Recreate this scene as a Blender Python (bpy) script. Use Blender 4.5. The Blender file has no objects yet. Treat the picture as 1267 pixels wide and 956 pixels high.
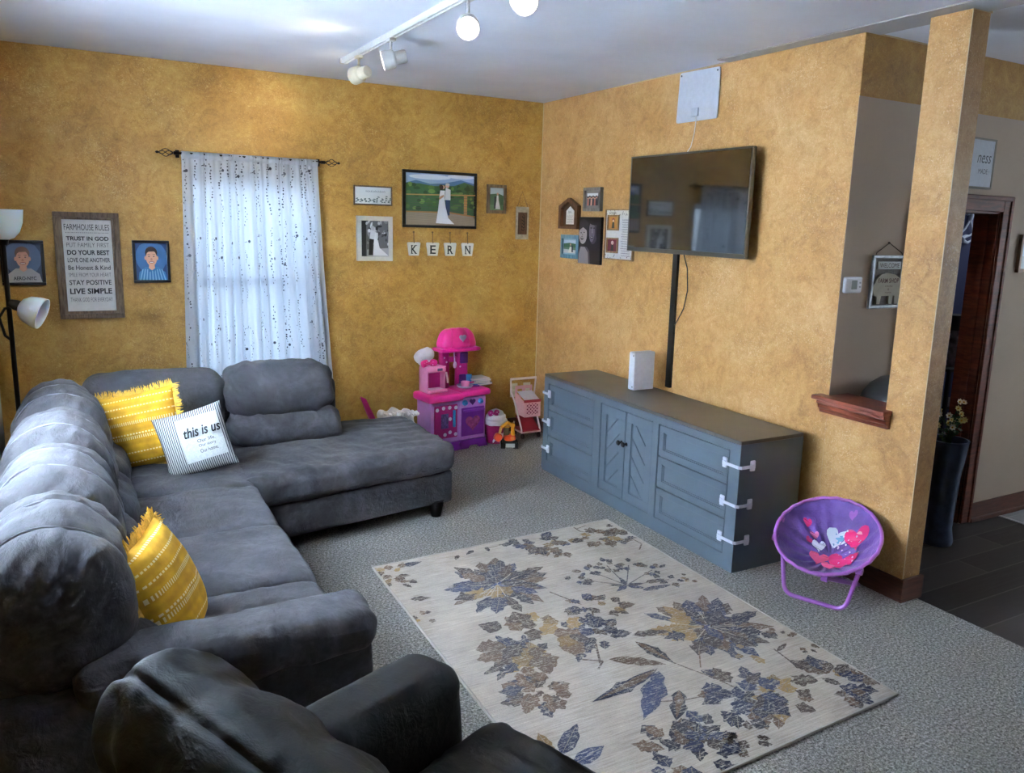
import bpy, bmesh, math, random
from mathutils import Vector, Matrix, noise, geometry
PI = math.pi
random.seed(7)
scene = bpy.context.scene
COL = scene.collection

# ------------------------------------------------------------------ camera
cam_data = bpy.data.cameras.new('camera')
cam = bpy.data.objects.new('camera', cam_data)
COL.objects.link(cam)
yaw, pitch, roll = 0.520669439, 0.189611321, 0.0305792562
fw = Vector((math.sin(yaw)*math.cos(pitch), math.cos(yaw)*math.cos(pitch), -math.sin(pitch)))
rt = Vector((math.cos(yaw), -math.sin(yaw), 0))
up = rt.cross(fw)
r2 = rt*math.cos(roll) + up*math.sin(roll)
u2 = up*math.cos(roll) - rt*math.sin(roll)
M = Matrix((r2, u2, -fw)).transposed().to_4x4()
M.translation = (-3.36732526, -5.87252880, 1.74919133)
cam.matrix_world = M
cam_data.sensor_width = 36
cam_data.sensor_fit = 'HORIZONTAL'
cam_data.lens = 993.182/1267*36
cam_data.shift_x = -29.104/1267
cam_data.shift_y = -11.371/1267
cam_data.clip_start = 0.05
scene.camera = cam

# ------------------------------------------------------------------ light
world = bpy.data.worlds.new('daylight')
scene.world = world
world.use_nodes = True
wn = world.node_tree.nodes['Background']
wn.inputs[0].default_value = (0.72, 0.84, 1.0, 1)
wn.inputs[1].default_value = 0.2
scene.view_settings.view_transform = 'Standard'
scene.view_settings.look = 'None'
scene.view_settings.exposure = 2.22
scene.view_settings.gamma = 1.0
scene.view_settings.use_curve_mapping = False

def area(name, loc, direction, sx, sy, power, color, spread=PI):
    L = bpy.data.lights.new(name, 'AREA')
    L.shape = 'RECTANGLE'; L.size = sx; L.size_y = sy
    L.energy = power; L.color = color; L.spread = spread
    o = bpy.data.objects.new(name, L); COL.objects.link(o)
    o.location = loc
    o.rotation_euler = Vector(direction).to_track_quat('-Z', 'Y').to_euler()
    return o
SKYC = (0.77, 0.88, 1.0)
area('window_daylight', (-4.25, -2.65, 1.60), (1, -0.03, -0.30), 1.5, 1.15, 270, SKYC, 2.8)
area('window_daylight', (-2.27, 0.50, 1.40), (0, -1, -0.1), 1.0, 1.6, 2.6, (0.60, 0.78, 1.0))
area('window_daylight', (4.35, -4.9, 1.6), (-1, 0.05, -0.15), 1.4, 1.2, 13, (0.86, 0.93, 1.0))
area('bedroom_fill', (3.6, -2.3, 2.2), (-.3, .2, -1), .8, .6, 2, SKYC)  # added fill inside the bedroom so the letter shows; no window here

# ------------------------------------------------------------------ helpers
def lin(h):
    h = h.lstrip('#')
    o = []
    for i in (0, 2, 4):
        c = int(h[i:i+2], 16)/255
        o.append(c/12.92 if c <= .04045 else ((c+.055)/1.055)**2.4)
    return (o[0], o[1], o[2], 1.0)

class N:
    """small node-tree helper"""
    def __init__(s, name):
        s.m = bpy.data.materials.new(name); s.m.use_nodes = True
        s.t = s.m.node_tree; s.b = s.t.nodes['Principled BSDF']
    def n(s, typ, **kw):
        x = s.t.nodes.new(typ)
        for k, v in kw.items():
            if k == 'inp':
                for a, b in v.items(): x.inputs[a].default_value = b
            else: setattr(x, k, v)
        return x
    def l(s, a, b): s.t.links.new(a, b)
    def coord(s, kind='Object', scale=(1, 1, 1), rot=(0, 0, 0)):
        c = s.n('ShaderNodeTexCoord'); m = s.n('ShaderNodeMapping')
        m.inputs['Scale'].default_value = scale; m.inputs['Rotation'].default_value = rot
        s.l(c.outputs[kind], m.inputs[0]); return m.outputs[0]
    def noise(s, co, scale, detail=4, rough=.55, dist=0):
        x = s.n('ShaderNodeTexNoise', inp={'Scale': scale, 'Detail': detail, 'Roughness': rough, 'Distortion': dist})
        s.l(co, x.inputs['Vector']); return x.outputs['Fac']
    def ramp(s, fac, stops, mode='LINEAR'):
        x = s.n('ShaderNodeValToRGB'); x.color_ramp.interpolation = mode
        e = x.color_ramp.elements
        while len(e) < len(stops): e.new(.5)
        for i, (p, c) in enumerate(stops):
            e[i].position = p; e[i].color = lin(c) if isinstance(c, str) else c
        s.l(fac, x.inputs[0]); return x.outputs[0]
    def mix(s, fac, a, b, mode='MIX'):
        x = s.n('ShaderNodeMix', data_type='RGBA', blend_type=mode)
        for v, i in ((fac, 0), (a, 6), (b, 7)):
            if hasattr(v, 'is_linked'): s.l(v, x.inputs[i])
            elif i == 0: x.inputs[0].default_value = v
            else: x.inputs[i].default_value = lin(v) if isinstance(v, str) else v
        return x.outputs[2]
    def math(s, op, a, b=None, c=None):
        x = s.n('ShaderNodeMath', operation=op)
        for i, v in enumerate((a, b, c)):
            if v is None: continue
            if hasattr(v, 'is_linked'): s.l(v, x.inputs[i])
            else: x.inputs[i].default_value = v
        return x.outputs[0]
    def bump(s, h, strength=.3, dist=.01):
        x = s.n('ShaderNodeBump', inp={'Strength': strength, 'Distance': dist})
        s.l(h, x.inputs['Height']); s.l(x.outputs[0], s.b.inputs['Normal'])
    def col(s, c):
        if hasattr(c, 'is_linked'): s.l(c, s.b.inputs['Base Color'])
        else: s.b.inputs['Base Color'].default_value = lin(c) if isinstance(c, str) else c
    def set(s, **kw):
        for k, v in kw.items(): s.b.inputs[k].default_value = v
        return s

MATS = {}
def plain(c, rough=.5, metal=0, var=.025, scale=40, bump=0, spec=.5, name=None, coat=0):
    key = (c, rough, metal, var, scale, bump, spec, coat)
    if key in MATS: return MATS[key]
    q = N(name or 'surface_'+c.strip('#'))
    b = lin(c)
    f = q.noise(q.coord(), scale, 3)
    lo = tuple(x*(1-var*2) for x in b[:3])+(1,); hi = tuple(min(1, x*(1+var*2)) for x in b[:3])+(1,)
    q.col(q.ramp(f, [(.3, lo), (.7, hi)]))
    q.set(Roughness=rough, Metallic=metal); q.b.inputs['Specular IOR Level'].default_value = spec
    q.b.inputs['Coat Weight'].default_value = coat
    if bump: q.bump(f, bump, .004)
    MATS[key] = q.m
    return q.m

def glow(name, c, strength):
    q = N(name); q.col(c)
    q.b.inputs['Emission Color'].default_value = lin(c); q.b.inputs['Emission Strength'].default_value = strength
    return q.m

class MB:
    def __init__(s, xf=None):
        s.bm = bmesh.new(); s.xf = xf or Matrix()
        s.cl = s.bm.loops.layers.float_color.new('Col'); s.rgb = (1, 1, 1, 1)
    def _new(s, f0):
        for f in s.bm.faces[f0:] if False else []: pass
    def add(s, verts, faces, rgb=None, smooth=True):
        vs = [s.bm.verts.new(s.xf @ Vector(v)) for v in verts]
        c = lin(rgb) if isinstance(rgb, str) else (rgb or s.rgb)
        for f in faces:
            try: fc = s.bm.faces.new([vs[i] for i in f])
            except ValueError: continue
            fc.smooth = smooth
            for lp in fc.loops: lp[s.cl] = c
        return s
    def box(s, a, b, bev=.0, seg=2, rgb=None):
        """axis box between corners a, b with rounded edges"""
        a = Vector(a); b = Vector(b)
        lo = Vector([min(x, y) for x, y in zip(a, b)]); hi = Vector([max(x, y) for x, y in zip(a, b)])
        t = bmesh.new(); bmesh.ops.create_cube(t, size=1)
        for v in t.verts: v.co = Vector([lo[i]+(v.co[i]+.5)*(hi[i]-lo[i]) for i in range(3)])
        if bev > 0:
            bev = min(bev, min(hi-lo)*.49)
            bmesh.ops.bevel(t, geom=t.edges[:], offset=bev, segments=seg, affect='EDGES', profile=.5)
        t.verts.index_update()
        s.add([v.co.copy() for v in t.verts], [[v.index for v in f.verts] for f in t.faces], rgb)
        t.free(); return s
    def cyl(s, p0, p1, r0, r1=None, seg=16, cap=True, rgb=None):
        p0 = Vector(p0); p1 = Vector(p1); r1 = r0 if r1 is None else r1
        d = (p1-p0).normalized(); a = d.orthogonal().normalized(); b = d.cross(a)
        vs = []
        for p, r in ((p0, r0), (p1, r1)):
            for k in range(seg):
                t = 2*PI*k/seg; vs.append(p+r*(math.cos(t)*a+math.sin(t)*b))
        fs = [[k, (k+1) % seg, seg+(k+1) % seg, seg+k] for k in range(seg)]
        if cap: fs += [list(range(seg))[::-1], list(range(seg, 2*seg))]
        return s.add(vs, fs, rgb)
    def tube(s, pts, r, seg=8, closed=False, rgb=None):
        pts = [Vector(p) for p in pts]; n = len(pts); vs = []; fs = []
        prev = None
        rs = r if isinstance(r, (list, tuple)) else [r]*n
        for i, p in enumerate(pts):
            if closed: d = pts[(i+1) % n]-pts[i-1]
            else: d = pts[min(i+1, n-1)]-pts[max(i-1, 0)]
            d = d.normalized() if d.length > 1e-9 else Vector((0, 0, 1))
            if prev is None: a = d.orthogonal().normalized()
            else:
                a = prev-d*prev.dot(d); a = a.normalized() if a.length > 1e-6 else d.orthogonal().normalized()
            prev = a; b = d.cross(a)
            for k in range(seg):
                t = 2*PI*k/seg; vs.append(p+rs[i]*(math.cos(t)*a+math.sin(t)*b))
        m = n if closed else n-1
        for i in range(m):
            j = (i+1) % n
            for k in range(seg): fs.append([i*seg+k, i*seg+(k+1) % seg, j*seg+(k+1) % seg, j*seg+k])
        if not closed: fs += [list(range(seg))[::-1], [(n-1)*seg+k for k in range(seg)]]
        return s.add(vs, fs, rgb)
    def lathe(s, prof, o=(0, 0, 0), axis=(0, 0, 1), seg=24, rgb=None, fn=None):
        """prof: list of (radius, height along axis)"""
        o = Vector(o); d = Vector(axis).normalized(); a = d.orthogonal().normalized(); b = d.cross(a)
        vs = []; fs = []
        for r, h in prof:
            for k in range(seg):
                t = 2*PI*k/seg; rr = max(r, 1e-4)*(fn(t, h) if fn else 1)
                vs.append(o+d*h+rr*(math.cos(t)*a+math.sin(t)*b))
        for i in range(len(prof)-1):
            for k in range(seg): fs.append([i*seg+k, i*seg+(k+1) % seg, (i+1)*seg+(k+1) % seg, (i+1)*seg+k])
        return s.add(vs, fs, rgb)
    def prism(s, pts, nvec, rgb=None, smooth=False):
        """polygon pts (3D, planar) pushed along nvec"""
        pts = [Vector(p) for p in pts]; nv = Vector(nvec); n = len(pts)
        vs = pts+[p+nv for p in pts]
        fs = [list(range(n))[::-1], [n+i for i in range(n)]]+[[i, (i+1) % n, n+(i+1) % n, n+i] for i in range(n)]
        return s.add(vs, fs, rgb, smooth)
    def poly(s, pts, rgb=None):
        return s.add(pts, [list(range(len(pts)))], rgb, False)
    def soft(s, c, size, r, puff=(0, 0, 0), cuts=18, amp=0.0, nsc=9.0, fn=None, rgb=None, seed=0, rot=None):
        """upholstered block: rounded box, crowned faces, wrinkle noise; fn(p, n) edits local points"""
        t = bmesh.new(); bmesh.ops.create_cube(t, size=2)
        bmesh.ops.subdivide_edges(t, edges=t.edges[:], cuts=cuts, use_grid_fill=True)
        h = [x/2 for x in size]; c = Vector(c); rm = [min(r, x*.98) for x in h]
        pts = []
        for v in t.verts:
            # finer spacing near the rounded edges
            q = [math.sin(x*PI/2)*.5+x*.5 for x in v.co]
            p = Vector([q[i]*h[i] for i in range(3)])
            inner = Vector([max(-(h[i]-rm[i]), min(h[i]-rm[i], p[i])) for i in range(3)])
            d = Vector([(p[i]-inner[i])/rm[i] for i in range(3)])
            if d.length > 1e-6:
                d.normalize(); p = inner+Vector([d[i]*rm[i] for i in range(3)])
            nn = d.copy() if d.length > 1e-6 else Vector((0, 0, 1))
            for a in range(3):
                if puff[a]:
                    o = [k for k in range(3) if k != a]
                    w = (1-(p[o[0]]/h[o[0]])**2)*(1-(p[o[1]]/h[o[1]])**2)
                    p[a] += puff[a]*max(0, w)*(p[a]/h[a])
            if amp:
                w = noise.fractal(Vector((p.x*nsc+seed*3.1, p.y*nsc-seed*1.7, p.z*nsc+seed)), 0.7, 2.2, 3)
                p += nn*w*amp
            if fn: p = fn(p, nn)
            if rot is not None: p = rot @ p
            pts.append(c+p)
        t.verts.index_update()
        s.add(pts, [[v.index for v in f.verts] for f in t.faces], rgb); t.free(); return s

ROOT = {}
def thing(name, label, cat, loc=(0, 0, 0), group=None, rot=None):
    o = bpy.data.objects.new(name, None); COL.objects.link(o)
    o.empty_display_size = .1
    o.location = loc
    if rot is not None: o.rotation_euler = rot
    o['label'] = label; o['category'] = cat
    if group: o['group'] = group
    Mx = Matrix.Translation(Vector(loc))
    if rot is not None:
        from mathutils import Euler
        Mx = Mx @ Euler(rot).to_matrix().to_4x4()
    ROOT[o.name] = Mx
    return o
def obj(name, mb, mat, parent=None, local=False, label=None, sharp=35):
    """link one mesh; points are world points unless local"""
    me = bpy.data.meshes.new(name)
    bmesh.ops.recalc_face_normals(mb.bm, faces=mb.bm.faces[:])
    r = parent
    while r is not None and r.parent is not None: r = r.parent
    if r is not None and not local:
        inv = ROOT[r.name].inverted()
        for v in mb.bm.verts: v.co = inv @ v.co
    mb.bm.to_mesh(me); mb.bm.free()
    me.set_sharp_from_angle(angle=math.radians(sharp))
    for m in (mat if isinstance(mat, (list, tuple)) else [mat]): me.materials.append(m)
    o = bpy.data.objects.new(name, me); COL.objects.link(o)
    if parent is not None: o.parent = parent
    if label: o['label'] = label
    if sharp < 60:
        w = o.modifiers.new('weighted_normal', 'WEIGHTED_NORMAL'); w.keep_sharp = True
    return o
def single(name, mb, mat, label, cat, loc, group=None, sharp=35):
    """a thing that is one mesh, origin at loc"""
    for v in mb.bm.verts: v.co -= Vector(loc)
    o = obj(name, mb, mat, None, sharp=sharp); o.location = loc
    o['label'] = label; o['category'] = cat
    if group: o['group'] = group
    ROOT[o.name] = Matrix.Translation(Vector(loc))
    return o
def struct(name, mb, mat, parent=None, sharp=30):
    o = obj(name, mb, mat, parent, sharp=sharp); o['kind'] = 'structure'
    ROOT[o.name] = Matrix()
    return o

class Fr:
    """a flat frame of reference on a wall"""
    def __init__(s, O, U, V): s.O = Vector(O); s.U = Vector(U); s.V = Vector(V); s.Nn = s.U.cross(s.V)
    def __call__(s, u, v, n=0): return s.O+s.U*u+s.V*v+s.Nn*n
    def box(s, mb, u0, u1, v0, v1, n0, n1, bev=0, seg=2, rgb=None):
        return mb.box(s(u0, v0, n0), s(u1, v1, n1), bev, seg, rgb)
BACK = Fr((0, 0, 0), (1, 0, 0), (0, 0, 1))            # u = x, out of the wall = -y
RIGHT = Fr((0, 0, 0), (0, -1, 0), (0, 0, 1))          # u = -y, out of the wall = -x
HALL = Fr((0, -3.0795, 0), (1, 0, 0), (0, 0, 1))

def text_mesh(body, width=None, height=None, bold=0.0, shear=0, spacing=1.0):
    """flat letter outlines as (points2d, faces), centred, fitted to width/height"""
    cu = bpy.data.curves.new('lettering', 'FONT'); cu.body = body; cu.size = 1
    cu.align_x = 'CENTER'; cu.align_y = 'CENTER'; cu.offset = bold; cu.shear = shear; cu.space_character = spacing
    cu.resolution_u = 3
    o = bpy.data.objects.new('lettering', cu); COL.objects.link(o)
    dg = bpy.context.evaluated_depsgraph_get(); dg.update()
    me = bpy.data.meshes.new_from_object(o.evaluated_get(dg))
    P = [v.co.copy() for v in me.vertices]; F = [list(p.vertices) for p in me.polygons]
    bpy.data.objects.remove(o); bpy.data.curves.remove(cu); bpy.data.meshes.remove(me)
    if not P: return [], []
    x0 = min(p.x for p in P); x1 = max(p.x for p in P); y0 = min(p.y for p in P); y1 = max(p.y for p in P)
    sx = width/(x1-x0) if width else None
    sy = height/(y1-y0) if height else None
    sx = sx or sy; sy = sy or sx
    return [((p.x-(x0+x1)/2)*sx, (p.y-(y0+y1)/2)*sy) for p in P], F
def write(mb, fr, body, u, v, width=None, height=None, n=.001, rgb=None, **kw):
    P, F = text_mesh(body, width, height, **kw)
    mb.add([fr(u+a, v+b, n) for a, b in P], F, rgb, False)

def print_mat():
    q = N('printed_picture')
    a = q.n('ShaderNodeAttribute', attribute_name='Col')
    q.l(a.outputs['Color'], q.b.inputs['Base Color']); q.set(Roughness=.35)
    return q.m
PRINT = print_mat()
def ell(cu, cv, ru, rv, n=16, a=0):
    return [(cu+ru*math.cos(2*PI*k/n)*math.cos(a)-rv*math.sin(2*PI*k/n)*math.sin(a),
             cv+ru*math.cos(2*PI*k/n)*math.sin(a)+rv*math.sin(2*PI*k/n)*math.cos(a)) for k in range(n)]
def art(fr, u0, u1, v0, v1, n, polys, base):
    """flat printed picture: coloured shapes in 0..1 coordinates clipped to the sheet"""
    mb = MB()
    fr.box(mb, u0, u1, v0, v1, n-.004, n, rgb=base)
    for i, (c, pts) in enumerate(polys):
        pp = [(max(0, min(1, a)), max(0, min(1, b))) for a, b in pts]
        vv = [fr(u0+a*(u1-u0), v0+b*(v1-v0), n+.00025*(i+1)) for a, b in pp]
        tri = geometry.tessellate_polygon([[Vector((a, b, 0)) for a, b in pp]])
        mb.add(vv, [list(t) for t in tri], c, False)
    return mb
def frame_ring(fr, u0, u1, v0, v1, n0, n1, w, bev=.003, mb=None):
    mb = mb or MB()
    fr.box(mb, u0, u1, v1-w, v1, n0, n1, bev); fr.box(mb, u0, u1, v0, v0+w, n0, n1, bev)
    fr.box(mb, u0, u0+w, v0+w*.98, v1-w*.98, n0, n1, bev); fr.box(mb, u1-w, u1, v0+w*.98, v1-w*.98, n0, n1, bev)
    return mb

def scribble(mb, fr, u, v, w, h, n, waves, t=.0016):
    """an unreadable line of handwriting: one wavering pen stroke"""
    k = waves*6
    P = [(u-w/2+w*i/k+.35*h*math.sin(i*1.05+.6), v+h/2*math.sin(i*1.05)*(.5+.5*abs(math.sin(i*.31+waves)))) for i in range(k+1)]
    for (a, b), (c, d) in zip(P, P[1:]):
        L = math.hypot(c-a, d-b) or 1; x, y = -(d-b)/L*t/2, (c-a)/L*t/2
        mb.poly([fr(a+x, b+y, n), fr(a-x, b-y, n), fr(c-x, d-y, n), fr(c+x, d+y, n)])
# ------------------------------------------------------------------ materials of the room
def wall_gold(name, lo, mid, hi, fl):
    q = N(name); co = q.coord()
    big = q.noise(co, 1.5, 5, .62, .5); med = q.noise(co, 9, 6, .7, 1.4); fine = q.noise(co, 48, 5, .72, 1.6)
    f = q.math('ADD', q.math('MULTIPLY', big, .36), q.math('ADD', q.math('MULTIPLY', med, .34), q.math('MULTIPLY', fine, .30)))
    c = q.ramp(f, [(.37, lo), (.50, mid), (.64, hi)])
    # trowelled flecks of lighter glaze, denser in some patches
    fleck = q.noise(co, 62, 4, .62, 2.2); patch = q.noise(co, 3.0, 3, .6)
    m = q.ramp(q.math('ADD', fleck, q.math('MULTIPLY', q.math('SUBTRACT', patch, .5), .35)), [(.58, (0, 0, 0, 1)), (.68, (1, 1, 1, 1))])
    q.col(q.mix(q.math('MULTIPLY', m, .6), c, fl))
    q.set(Roughness=.42); q.b.inputs['Specular IOR Level'].default_value = .5
    q.bump(q.math('ADD', q.math('MULTIPLY', fine, .6), q.math('MULTIPLY', fleck, .8)), .5, .006)
    return q.m
GOLD = wall_gold('gold_faux_plaster', '#8c6226', '#b4863a', '#cea655', '#dfbd76')
GOLD_R = wall_gold('gold_faux_plaster_warm', '#9c6f3a', '#c19356', '#d6ae76', '#e4c698')
def flat_paint(name, c, bump=.1, scale=140):
    q = N(name); co = q.coord(); f = q.noise(co, scale, 3)
    b = lin(c); q.col(q.ramp(q.noise(co, 2.5, 4), [(.3, tuple(x*.95 for x in b[:3])+(1,)), (.7, tuple(min(1, x*1.04) for x in b[:3])+(1,))]))
    q.set(Roughness=.75); q.bump(f, bump, .003); return q.m
TAUPE = flat_paint('taupe_paint', '#c2b09c')
CEIL = flat_paint('white_ceiling_paint', '#e6ebf7', .15, 60)
PATCH = flat_paint('rough_ceiling_patch', '#b4b2b2', .7, 50)
def carpet_mat():
    q = N('grey_carpet'); co = q.coord()
    f = q.noise(co, 190, 3, .7); g = q.noise(co, 90, 2, .6); b = q.noise(co, 3.2, 4, .6)
    m = q.math('ADD', q.math('MULTIPLY', f, .55), q.math('MULTIPLY', g, .45))
    c = q.ramp(m, [(.36, '#3e3c3a'), (.5, '#a39f98'), (.63, '#f0ebe2')])
    c = q.mix(q.math('MULTIPLY', q.ramp(b, [(.35, '#000000'), (.7, '#ffffff')]), .30), c, '#88837b')
    q.col(c); q.set(Roughness=.95); q.b.inputs['Specular IOR Level'].default_value = .1
    q.bump(m, 1.0, .016); return q.m
CARPET = carpet_mat()
def plank_mat():
    q = N('dark_wood_planks')
    co = q.coord()
    br = q.n('ShaderNodeTexBrick', inp={'Scale': 1.0, 'Mortar Size': .004, 'Brick Width': 1.2, 'Row Height': .18, 'Color1': lin('#332f2d'), 'Color2': lin('#6d6664'), 'Mortar': lin('#8a8482')})
    br.offset = .37
    q.l(co, br.inputs['Vector'])
    gr = q.noise(q.coord(scale=(1.2, 22, 1)), 3, 6, .65, .6)
    q.col(q.mix(.75, br.outputs['Color'], q.ramp(gr, [(.3, '#2e2a29'), (.55, '#807876'), (.75, '#a8a09e')]), 'MULTIPLY'))
    q.l(q.ramp(gr, [(.2, (.38, .38, .38, 1)), (.8, (.55, .55, .55, 1))]), q.b.inputs['Roughness'])
    q.bump(br.outputs['Fac'], -.3, .002); return q.m
PLANK = plank_mat()
def wood(name, lo, hi, scale=(3, 30, 30), rough=.45, rot=(0, 0, 0)):
    q = N(name); g = q.noise(q.coord(scale=scale, rot=rot), 2.2, 6, .6, .8)
    q.col(q.ramp(g, [(.32, lo), (.68, hi)])); q.set(Roughness=rough); q.bump(g, .12, .002); return q.m
TRIMW = wood('red_brown_stained_wood', '#4a2015', '#7c3d28', (4, 4, 25), .6)
TRIMX = wood('red_brown_stained_wood_level', '#54261a', '#8a452c', (4, 4, 40), .38)
BASEW = wood('brown_stained_baseboard', '#43241a', '#6b3c2a', (3, 3, 40))
WHITE_PL = plain('#e6e6e8', .4)

# ------------------------------------------------------------------ the room
FRONT = -7.8; RX = 4.0; LX = -3.83
mb = MB(); mb.box((LX-.15, FRONT, -.1), (.11, .1, 0)); struct('floor', mb, CARPET)
mb = MB(); mb.box((.11, FRONT, -.1), (RX+.15, -3.0, -.006)); struct('floor_hall', mb, PLANK)
mb = MB(); mb.box((LX-.15, FRONT, 2.7), (RX+.1, .15, 2.8)); struct('ceiling', mb, CEIL)
mb = MB()
mb.box((-.10, -6.2, 2.694), (.10, -2.15, 2.702))
struct('trim_1', mb, PATCH)
# back wall with its window opening
WX0, WX1, WZ0, WZ1 = -2.70, -1.84, .62, 1.97
mb = MB()
mb.box((LX-.15, 0, 0), (WX0, .16, 2.7)); mb.box((WX1, 0, 0), (.16, .16, 2.7))
mb.box((WX0, 0, 0), (WX1, .16, WZ0)); mb.box((WX0, 0, WZ1), (WX1, .16, 2.7))
struct('wall_back', mb, GOLD)
def holes(x0, x1, spans, z0, z1, mat, name):
    mb = MB(); y = .1
    for a, b in spans:
        mb.box((x0, y, 0), (x1, b, 2.7)); mb.box((x0, b, 0), (x1, a, z0)); mb.box((x0, b, z1), (x1, a, 2.7)); y = a
    mb.box((x0, y, 0), (x1, FRONT, 2.7))
    return struct(name, mb, mat)
# spans are (near edge, far edge) seen from the far corner
holes(LX-.16, LX, [(-3.40, -1.90)], .98, 2.10, GOLD, 'wall_left')
mb = MB(); mb.box((0, .0, 0), (.13, -3.078, 2.7)); struct('wall_right', mb, GOLD_R)
# low wall with the open pass-through above it, ending in a square column
mb = MB()
mb.box((0, -3.0795, 0), (.127, -3.425, .885))
mb.box((0, -3.42, 0), (.127, -3.619, 2.7), .004)
struct('wall_partition', mb, GOLD_R)
# hall wall: taupe below, a gold band along the ceiling, a doorway
DX0, DX1, DZ = .56, 1.30, 1.90
mb = MB()
y0, y1 = -3.0795, -2.94
mb.box((.13, y0, -.02), (DX0, y1, 2.407)); mb.box((.001, y0, 0), (.135, y0+.003, 2.407)); mb.box((DX1, y0, -.02), (RX, y1, 2.407)); mb.box((DX0, y0, DZ), (DX1, y1, 2.407))
struct('wall_hall', mb, TAUPE)
mb = MB(); mb.box((.135, y0-.002, 2.405), (RX, y1, 2.7)); mb.box((.001, y0-.002, 2.405), (.14, y0+.003, 2.7)); struct('wall_hall_upper', mb, GOLD)
mb = MB(); y = FRONT
mb.box((LX-.16, y, -.02), (RX+.15, y-.15, 2.7))
struct('wall_front', mb, TAUPE)
mb = MB(); mb.box((RX, FRONT, -.02), (RX+.15, -5.6, 2.7)); mb.box((RX, -4.2, -.02), (RX+.15, -2.9, 2.7)); mb.box((RX, -5.6, -.02), (RX+.15, -4.2, .95)); mb.box((RX, -5.6, 2.2), (RX+.15, -4.2, 2.7)); struct('wall_end', mb, TAUPE)
# dim room past the doorway
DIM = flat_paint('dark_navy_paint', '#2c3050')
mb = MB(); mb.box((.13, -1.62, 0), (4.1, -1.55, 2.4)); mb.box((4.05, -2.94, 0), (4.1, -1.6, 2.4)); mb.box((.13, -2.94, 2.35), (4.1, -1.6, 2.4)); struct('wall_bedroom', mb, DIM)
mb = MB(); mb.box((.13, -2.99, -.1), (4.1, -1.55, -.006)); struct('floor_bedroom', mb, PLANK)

# pale unpainted lines where the walls meet each other and the ceiling
CAULK = plain('#cdb892', .7)
mb = MB(); mb.box((-.005, -.005, .1), (0, 0, 2.7)); mb.box((-.006, -3.0795, 2.694), (0, -1.0, 2.7)); mb.box((0, -3.0860, 2.694), (.9, -3.0815, 2.7))
mb.box((-.004, -3.623, 2.692), (.131, -3.619, 2.7)); mb.box((-.004, -3.623, .12), (-.0005, -3.6195, 2.70))
struct('trim_3', mb, CAULK)

# skirting
mb = MB(); mb.box((-.016, -.0, 0), (0, -3.62, .115), .004); mb.box((-.016, -3.635, 0), (.143, -3.619, .118), .004); mb.box((.127, -3.619, 0), (.143, -3.1, .118), .004)
struct('baseboard_right', mb, BASEW)
mb = MB(); mb.box((LX, -.016, 0), (-.016, 0, .115), .004); struct('baseboard_back', mb, BASEW)
mb = MB(); mb.box((1.375, -3.095, 0), (RX, -3.0795, .115), .004); mb.box((1.375, -3.112, -.004), (RX, -3.09, .022), .006)
struct('baseboard_hall', mb, BASEW)
# pass-through sill: board with a moulded apron
mb = MB()
mb.box((-.068, -3.02, .892), (.15, -3.425, .915), .006)
pr = [(-.050, .892), (-.052, .875), (-.040, .868), (-.036, .850), (-.026, .842), (-.022, .824), (.0, .822), (.0, .892)]
mb.prism([(x, -3.045, z) for x, z in pr], (0, -.42+.035, 0))
mb.box((-.068, -3.415, .892), (0, -3.462, .915), .006)
mb.prism([(x, -3.42, z) for x, z in pr], (0, -.035, 0))
struct('trim_2', mb, TRIMX)

# doorway trim
def door():
    mb = MB(); c = .083; n = .018
    HALL.box(mb, DX1-.008, DX1+c-.008, 0, DZ+c-.008, 0, n, .005); HALL.box(mb, DX0-c+.008, DX0+.008, 0, DZ+c-.008, 0, n, .005)
    HALL.box(mb, DX0+.006, DX1-.006, DZ-.008, DZ+c-.008, 0, n, .005)
    # raised outer bead
    HALL.box(mb, DX1+c-.03, DX1+c-.004, 0, DZ+c-.004, n-.004, n+.008, .006); HALL.box(mb, DX0-c+.03, DX0-c+.004, 0, DZ+c-.004, n-.004, n+.008, .006)
    HALL.box(mb, DX0-c+.02, DX1+c-.02, DZ+c-.03, DZ+c-.004, n-.004, n+.008, .006)
    d = struct('door_1', mb, TRIMW)
    mb = MB()
    mb.box((DX1-.02, -3.075, 0), (DX1, -2.93, DZ)); mb.box((DX0, -3.075, 0), (DX0+.02, -2.93, DZ)); mb.box((DX0+.02, -3.075, DZ-.02), (DX1-.02, -2.93, DZ))
    mb.box((DX1-.034, -3.03, 0), (DX1-.02, -2.99, DZ-.02), .003)
    obj('door_jamb', mb, TRIMW, d)
door()

# windows
def window(name, fr, u0, u1, v0, v1):
    mb = MB(); w = .045
    frame_ring(fr, u0, u1, v0, v1, -.10, -.04, w, .004, mb)
    fr.box(mb, u0+.03, u1-.03, (v0+v1)/2-.045, (v0+v1)/2+.02, -.10, -.05, .004)
    o = struct(name, mb, plain('#e8e8ea', .4))
    mb = MB(); fr.box(mb, u0-.06, u1+.06, v0-.03, v0, -.02, .02, .004); obj('window_stool', mb, plain('#e8e8ea', .4), o)
    q = N('window_glass'); q.set(Roughness=.02, IOR=1.02); q.b.inputs['Transmission Weight'].default_value = 1
    q.col((.93, .97, 1, 1))
    mb = MB(); fr.box(mb, u0+.03, u1-.03, v0+.03, v1-.03, -.085, -.080); g = obj('pane', mb, q.m, o)
    return o
window('window_1', BACK, WX0, WX1, WZ0, WZ1)
LEFT = Fr((LX, 0, 0), (0, 1, 0), (0, 0, 1))
window('window_2', LEFT, -3.40, -1.90, .98, 2.10)

ENDF = Fr((RX, 0, 0), (0, -1, 0), (0, 0, 1))
window('window_3', ENDF, 4.2, 5.6, .95, 2.2)
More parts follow.
